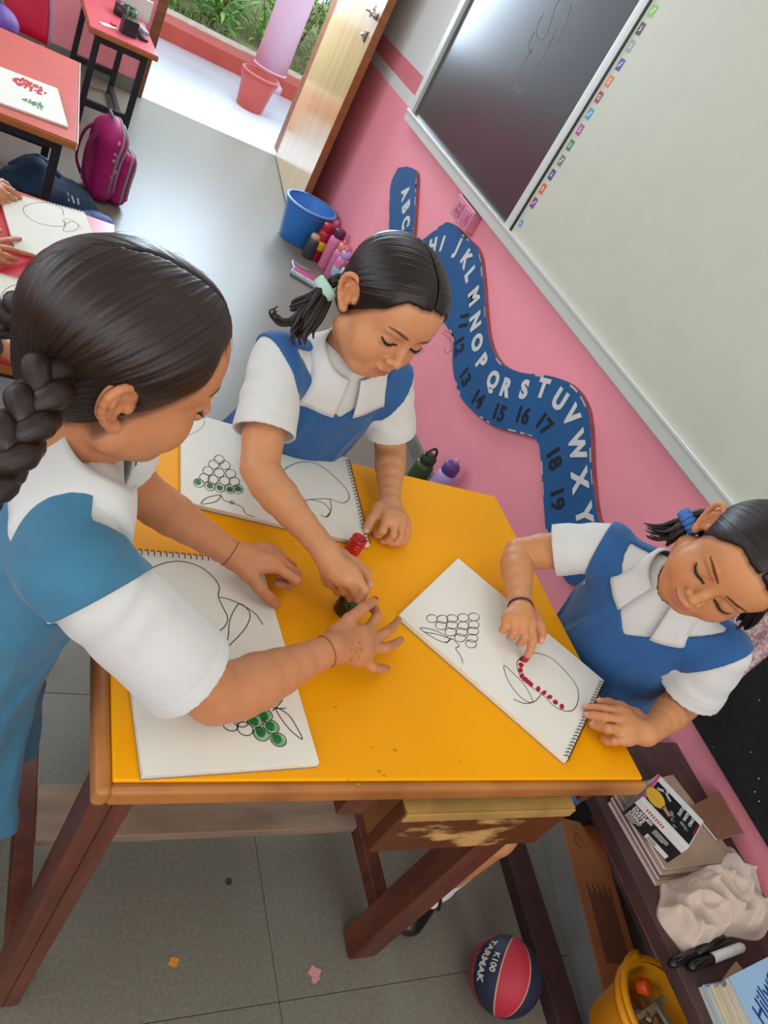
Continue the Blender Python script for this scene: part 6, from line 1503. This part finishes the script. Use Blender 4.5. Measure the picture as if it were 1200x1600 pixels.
# shoes and socks of the right girl (seen under the desk) and of the others
SHOE = mat('shoe_black', '#17161a', .35, coat=.2); SOCK = mat('sock_white', '#dcdce2', .85, bump=.3, bscale=300)
def foot(c, ankle, toe_dir):
    a = NP_(ankle); t = unit((toe_dir[0], toe_dir[1], 0)); s = np.cross((0, 0, 1), t); g0 = NP_((a[0], a[1], 0))
    fsh = lambda p: np.maximum(smin(smin(rcone(p, g0 - t * .035 + NP_((0, 0, .026)), g0 + t * .05 + NP_((0, 0, .024)), .031, .030), ell(p, g0 + t * .095 + NP_((0, 0, .022)), (.038, .038, .026)), .03), ell(p, g0 - t * .035 + NP_((0, 0, .034)), (.032, .032, .034)), .02), .0015 - p[:, 2])
    op = lambda p: smax(fsh(p), -ell(p, g0 + t * .020 + NP_((0, 0, .062)), (.052, .052, .030)), .004)
    pts, _, q = polygonize(op, g0 + NP_((-.15, -.15, -.01)), g0 + NP_((.15, .15, .09)), .003); me, V = np_mesh('shoe', [(pts, q)]); c['put'](link_mesh('shoe', me, SHOE))
    fso = lambda p: smin(chain(p, [a + NP_((0, 0, .06)), g0 + NP_((0, 0, .045)), g0 + t * .045 + NP_((0, 0, .032))], [.033, .031, .025], .01), rcone(p, g0 + t * .04 + NP_((0, 0, .03)), g0 + t * .08 + NP_((0, 0, .022)), .025, .02), .01)
    pts, _, q = polygonize(fso, g0 + NP_((-.13, -.13, -.01)), g0 + NP_((.13, .13, .17)), .003); me, V = np_mesh('sock', [(pts, q)]); c['put'](link_mesh('sock', me, SOCK))
    c['put'](MB().tube(smooth_path([g0 + t * .030 + s * .033 + NP_((0, 0, .030)), g0 + t * .032 + s * .020 + NP_((0, 0, .056)), g0 + t * .032 + NP_((0, 0, .064)), g0 + t * .032 - s * .020 + NP_((0, 0, .056)), g0 + t * .030 - s * .033 + NP_((0, 0, .030))], 5), .0065, 8, flat=(1, .5)).build('shoe_strap', SHOE, None, smooth=True))
fA = ZP(689, 1379, .05); foot(c3, (fA[0], fA[1], .07), (ZP(640, 1440, .02) - ZP(700, 1380, .05))[:2])
foot(c3, (1.18, .72, .06), (-1, -.3)); foot(c2, (.49, 1.22, .06), (0, -1)); foot(c2, (.62, 1.24, .06), (0, -1)); foot(c1, (.02, .56, .06), (1, 0)); foot(c1, (.02, .68, .06), (1, 0))

# ------------------------------------------------------------------ two classmates at the red desk, mostly outside the frame
def D_(px, py, dz): return ZP(px, py, DH + dz)
def FD(*js): return [D_(*j) for j in js]
hA1 = dict(wrist=D_(-22, 292, .035), nails=None, fingers=[FD((4, 292, .034), (20, 298, .030), (28, 305, .018), (33, 310, .010)), FD((0, 300, .030), (14, 305, .024), (20, 310, .014), (24, 313, .010)), FD((-6, 306, .026), (6, 311, .018), (10, 315, .010), (13, 317, .009)), FD((-12, 310, .022), (-2, 315, .014), (2, 318, .009), (4, 320, .008))], thumb=FD((-10, 286, .030), (2, 284, .026), (10, 288, .020), (16, 294, .014)))
hA2 = dict(wrist=D_(-34, 392, .035), nails=None, paint=(0, PAINT_G), fingers=[FD((-8, 378, .034), (10, 375, .030), (22, 373, .020), (31, 373, .011)), FD((-6, 386, .036), (16, 389, .030), (36, 395, .018), (53, 399, .010)), FD((-8, 394, .034), (10, 400, .024), (20, 404, .012), (26, 405, .009)), FD((-12, 402, .028), (2, 408, .018), (8, 411, .010), (12, 412, .008))], thumb=FD((-28, 378, .030), (-18, 368, .026), (-8, 362, .018), (0, 360, .012)))
gA = dict(feet=(-.72, 1.86, 0), tone='#c4855c', res=.0042, hair_m=M_HAIR, pin_m=M_TUNIC, head=dict(fwd=(.9, .1, -.4), up=(.3, 0, 1), pos=(-.50, 1.87, .83), s=.92),
    torso=dict(o=(-.56, 1.88, .66), up=(.08, 0, .3), fwd=(1, 0, -.27), w=.116), arms=[dict(sh=(-.53, 2.00, .65), el=(-.25, 2.08, .50), wr=D_(-22, 292, .035), hand=hA1), dict(sh=(-.53, 1.77, .65), el=(-.23, 1.72, .50), wr=D_(-34, 392, .035), hand=hA2)],
    legs=[((-.66, 1.82, .36), (-.50, 1.82, .34), (-.50, 1.82, .06)), ((-.66, 1.93, .36), (-.50, 1.93, .34), (-.50, 1.93, .06))], skirt=((-.60, 1.87, .20), (.11, .15)))
make_girl('person', 'classmate at the red desk reaching in from the left edge with a green fingertip', gA, 2.8)
hB = dict(wrist=D_(4, 545, .036), nails=None, fingers=[FD((30, 540, .036), (46, 536, .030), (54, 536, .018), (60, 536, .010)), FD((34, 548, .036), (52, 546, .028), (60, 546, .016), (66, 546, .010)), FD((34, 556, .034), (50, 556, .024), (58, 556, .014), (62, 556, .009)), FD((30, 563, .028), (44, 565, .018), (50, 566, .010), (54, 566, .008))], thumb=FD((14, 530, .030), (26, 522, .024), (36, 519, .016), (42, 518, .011)))
gB = dict(feet=(-.66, 1.47, 0), tone='#b97a54', res=.0042, hair_m=M_HAIR, pin_m=M_TUNIC, head=dict(fwd=(.9, .1, -.4), up=(.3, 0, 1), pos=(-.46, 1.49, .82), s=.92),
    torso=dict(o=(-.52, 1.50, .65), up=(.08, 0, .3), fwd=(1, 0, -.27), w=.112), arms=[dict(sh=(-.49, 1.39, .64), el=(-.17, 1.36, .49), wr=D_(4, 545, .036), hand=hB), dict(sh=(-.49, 1.60, .64), el=(-.30, 1.63, .50), wr=(-.16, 1.60, .475), r=(.036, .0285, .0275, .0175))],
    legs=[((-.62, 1.44, .36), (-.46, 1.44, .34), (-.46, 1.44, .06)), ((-.62, 1.54, .36), (-.46, 1.54, .34), (-.46, 1.54, .06))], skirt=((-.56, 1.49, .20), (.11, .15)))
_, cB = make_girl('person', 'classmate with a red bracelet whose forearm shows behind the left girl\'s plait', gB, 2.8)
for k in range(3): bangle(cB, D_(-3 - 4 * k, 546, .037), NP_(gB['arms'][0]['wr']) - NP_(gB['arms'][0]['el']), .0205, .0022, mat('bracelet_red', '#8c1f2a', .6))
for nm, x, y in (('stool', -.64, 1.875), ('stool', -.60, 1.49)):
    sto = empty('stool', (x, y, 0), 0, 'low red stool under the classmate %s, left of the red desk' % ('farther from the camera' if y > 1.7 else 'nearer to the camera'), 'stool', 'stools at the red desk')
    MB().lathe([(.13, .275), (.135, .285), (.135, .298), (.12, .302)], 28).build('seat', RC, sto, smooth=True)
    for a in range(4): MB().tube([(.09 * math.cos(a * R90 + .8), .09 * math.sin(a * R90 + .8), .28), (.12 * math.cos(a * R90 + .8), .12 * math.sin(a * R90 + .8), 0)], .010, 8).build('leg', BLK, sto, smooth=True)
# ------------------------------------------------------------------ school bags (soft shapes)
def soft(name, f, lo, hi, h, m, parent, origin, attr=None):
    pts, _, q = polygonize(f, lo, hi, h); me, V = np_mesh(name, [(pts, q)])
    o = link_mesh(name, me, m, parent); return o
def rbox(p, c, b, r, M=None):
    q = p - A3(c)
    if M is not None: q = q @ np.asarray(M, F32)
    q = np.abs(q) - (A3(b) - F32(r)); return np.linalg.norm(np.maximum(q, 0), axis=1) + np.minimum(q.max(1), 0) - F32(r)
bp_ = empty('backpack', (.375, 3.46, 0), math.radians(12), 'magenta school backpack with grey green piping standing on the floor', 'backpack')
MAG = mat('bag_magenta', '#b0186f', .6, var=.1, vscale=25, bump=.2, bscale=300); GRY = mat('bag_grey_green', '#8c9a8f', .6); MAGD = mat('bag_magenta_dark', '#8a1258', .6)
# local frame: x = depth (front pocket towards +x), y = width, z = up
fbody = lambda p: smin(rbox(p, (-.02, 0, .15), (.058, .105, .152), .055), ell(p, (-.02, 0, .24), (.058, .095, .09)), .03)
fpk = lambda p: rbox(p, (.055, 0, .115), (.034, .090, .112), .030)
soft('body', fbody, (-.1, -.13, -.01), (.07, .13, .36), .004, MAG, bp_, 0)
soft('front_pocket', fpk, (.0, -.11, -.01), (.11, .11, .25), .004, MAG, bp_, 0)
def on(f, pts, off=.001): return [tuple(x) for x in project(f, np.array(pts, float), off, 8).astype(float)]
arc = lambda x, w, h0, h1, n=26: [(x, w * math.cos(a), h0 + (h1 - h0) * math.sin(a)) for a in np.linspace(0, math.pi, n)]
MB().tube(on(fbody, [(.0, -.115, .03)] + [(.0, .115 * -math.cos(a), .16 + .16 * math.sin(a)) for a in np.linspace(0, math.pi, 24)] + [(.0, .115, .03)]), .005, 6).build('piping', GRY, bp_, smooth=True)
MB().tube(on(fbody, [(.030, .11 * -math.cos(a), .14 + .17 * math.sin(a)) for a in np.linspace(-.5, math.pi + .5, 28)]), .005, 6).build('piping', GRY, bp_, smooth=True)
MB().tube(on(fpk, [(.085, .082 * -math.cos(a), .10 + .12 * math.sin(a)) for a in np.linspace(-.6, math.pi + .6, 28)]), .0055, 6).build('piping', GRY, bp_, smooth=True)
MB().tube(on(fpk, [(.060, .10 * -math.cos(a), .10 + .135 * math.sin(a)) for a in np.linspace(-.6, math.pi + .6, 28)]), .0055, 6).build('piping', GRY, bp_, smooth=True)
MB().tube([(-.03, -.03, .30), (-.035, -.03, .335), (-.035, .03, .335), (-.03, .03, .30)], .009, 8, flat=(1, .5)).build('handle', GRY, bp_, smooth=True)
for s in (-1, 1): MB().tube(smooth_path([(-.065, s * .04, .28), (-.105, s * .05, .22), (-.105, s * .07, .11), (-.07, s * .085, .04)], 6), .016, 8, flat=(1, .35)).build('shoulder_strap', MAGD, bp_, smooth=True)
rb = random.Random(3)
for k in range(16):
    sd = -1 if k % 2 else 1; p = on(fbody, [(rb.uniform(-.02, .02), sd * .12, rb.uniform(.05, .28))], .0006)[0]; n = grad(fbody, np.array([p]))[0].astype(float)
    a = unit(np.cross(n, (0, 0, 1))); b = np.cross(n, a); r_ = rb.uniform(.004, .008)
    mbd = MB(); mbd.add([NP_(p) + n * .0006 + r_ * (a * math.cos(w) + b * math.sin(w)) for w in np.linspace(0, 6.28, 10, endpoint=False)], [tuple(range(10))]); mbd.build('dot', mat('bag_dot', '#e38bb5', .5), bp_)
nb = empty('cloth_bag', (.17, 3.22, 0), 0, 'slumped navy blue bag lying between the orange desk and the backpack', 'bag')
NV = mat('bag_navy', '#1c3a55', .7, var=.2, vscale=20, bump=.3, bscale=150)
fnb = lambda p: smin(smin(ell(p, (.0, .0, .045), (.17, .10, .06)), ell(p, (-.05, .03, .085), (.07, .06, .055)), .04), ell(p, (.10, -.02, .03), (.09, .07, .04)), .03) - .006 * vnoise(p, 45, 1) - .004 * vnoise(p, 95, 2)
fnbc = lambda p: np.maximum(fnb(p), -p[:, 2] + .001)
soft('body', fnbc, (-.22, -.14, -.01), (.24, .16, .18), .005, NV, nb, 0)
MB().tube(on(fnb, [(-.16, .05, .08), (-.11, .06, .13), (-.06, .05, .15), (-.02, .03, .14), (.03, 0, .11)], .004), .010, 8, flat=(1, .4)).build('strap', mat('bag_navy_strap', '#27506f', .6), nb, smooth=True)
for k in range(3): MB().ribbon(on(fnb, [(.06 + .02 * k, -.06, .07), (.07 + .02 * k, -.07, .055)], .0015), .006, (0, -.6, .8)).build('print', mat('bag_print', '#c9d2d8', .6), nb)
lb_ = empty('cloth_pouch', (.345, 3.14, 0), .4, 'crumpled light blue pouch beside the foot of the magenta backpack', 'pouch')
flb = lambda p: np.maximum(ell(p, (0, 0, .02), (.085, .045, .035)) - .005 * vnoise(p, 70, 4), -p[:, 2] + .001)
soft('body', flb, (-.12, -.08, -.01), (.12, .08, .08), .004, mat('pouch_blue', '#6d86c4', .55, var=.25, vscale=35, col2='#39508f'), lb_, 0)
pb = empty('cloth_bag', (-.16, 3.93, .283), 0, 'purple bag lying on the red chair at the upper left corner', 'bag')
fpb = lambda p: ell(p, (0, 0, .075), (.13, .09, .075)) - .006 * vnoise(p, 50, 6)
soft('body', fpb, (-.17, -.13, -.02), (.17, .13, .18), .005, mat('bag_purple', '#6d4aa0', .6, var=.2, vscale=25, bump=.2), pb, 0)
MB().tube([(-.05, 0, .145), (-.03, .0, .19), (.03, 0, .19), (.05, 0, .145)], .008, 8).build('handle', mat('bag_grey_green', '#8c9a8f', .6), pb, smooth=True)
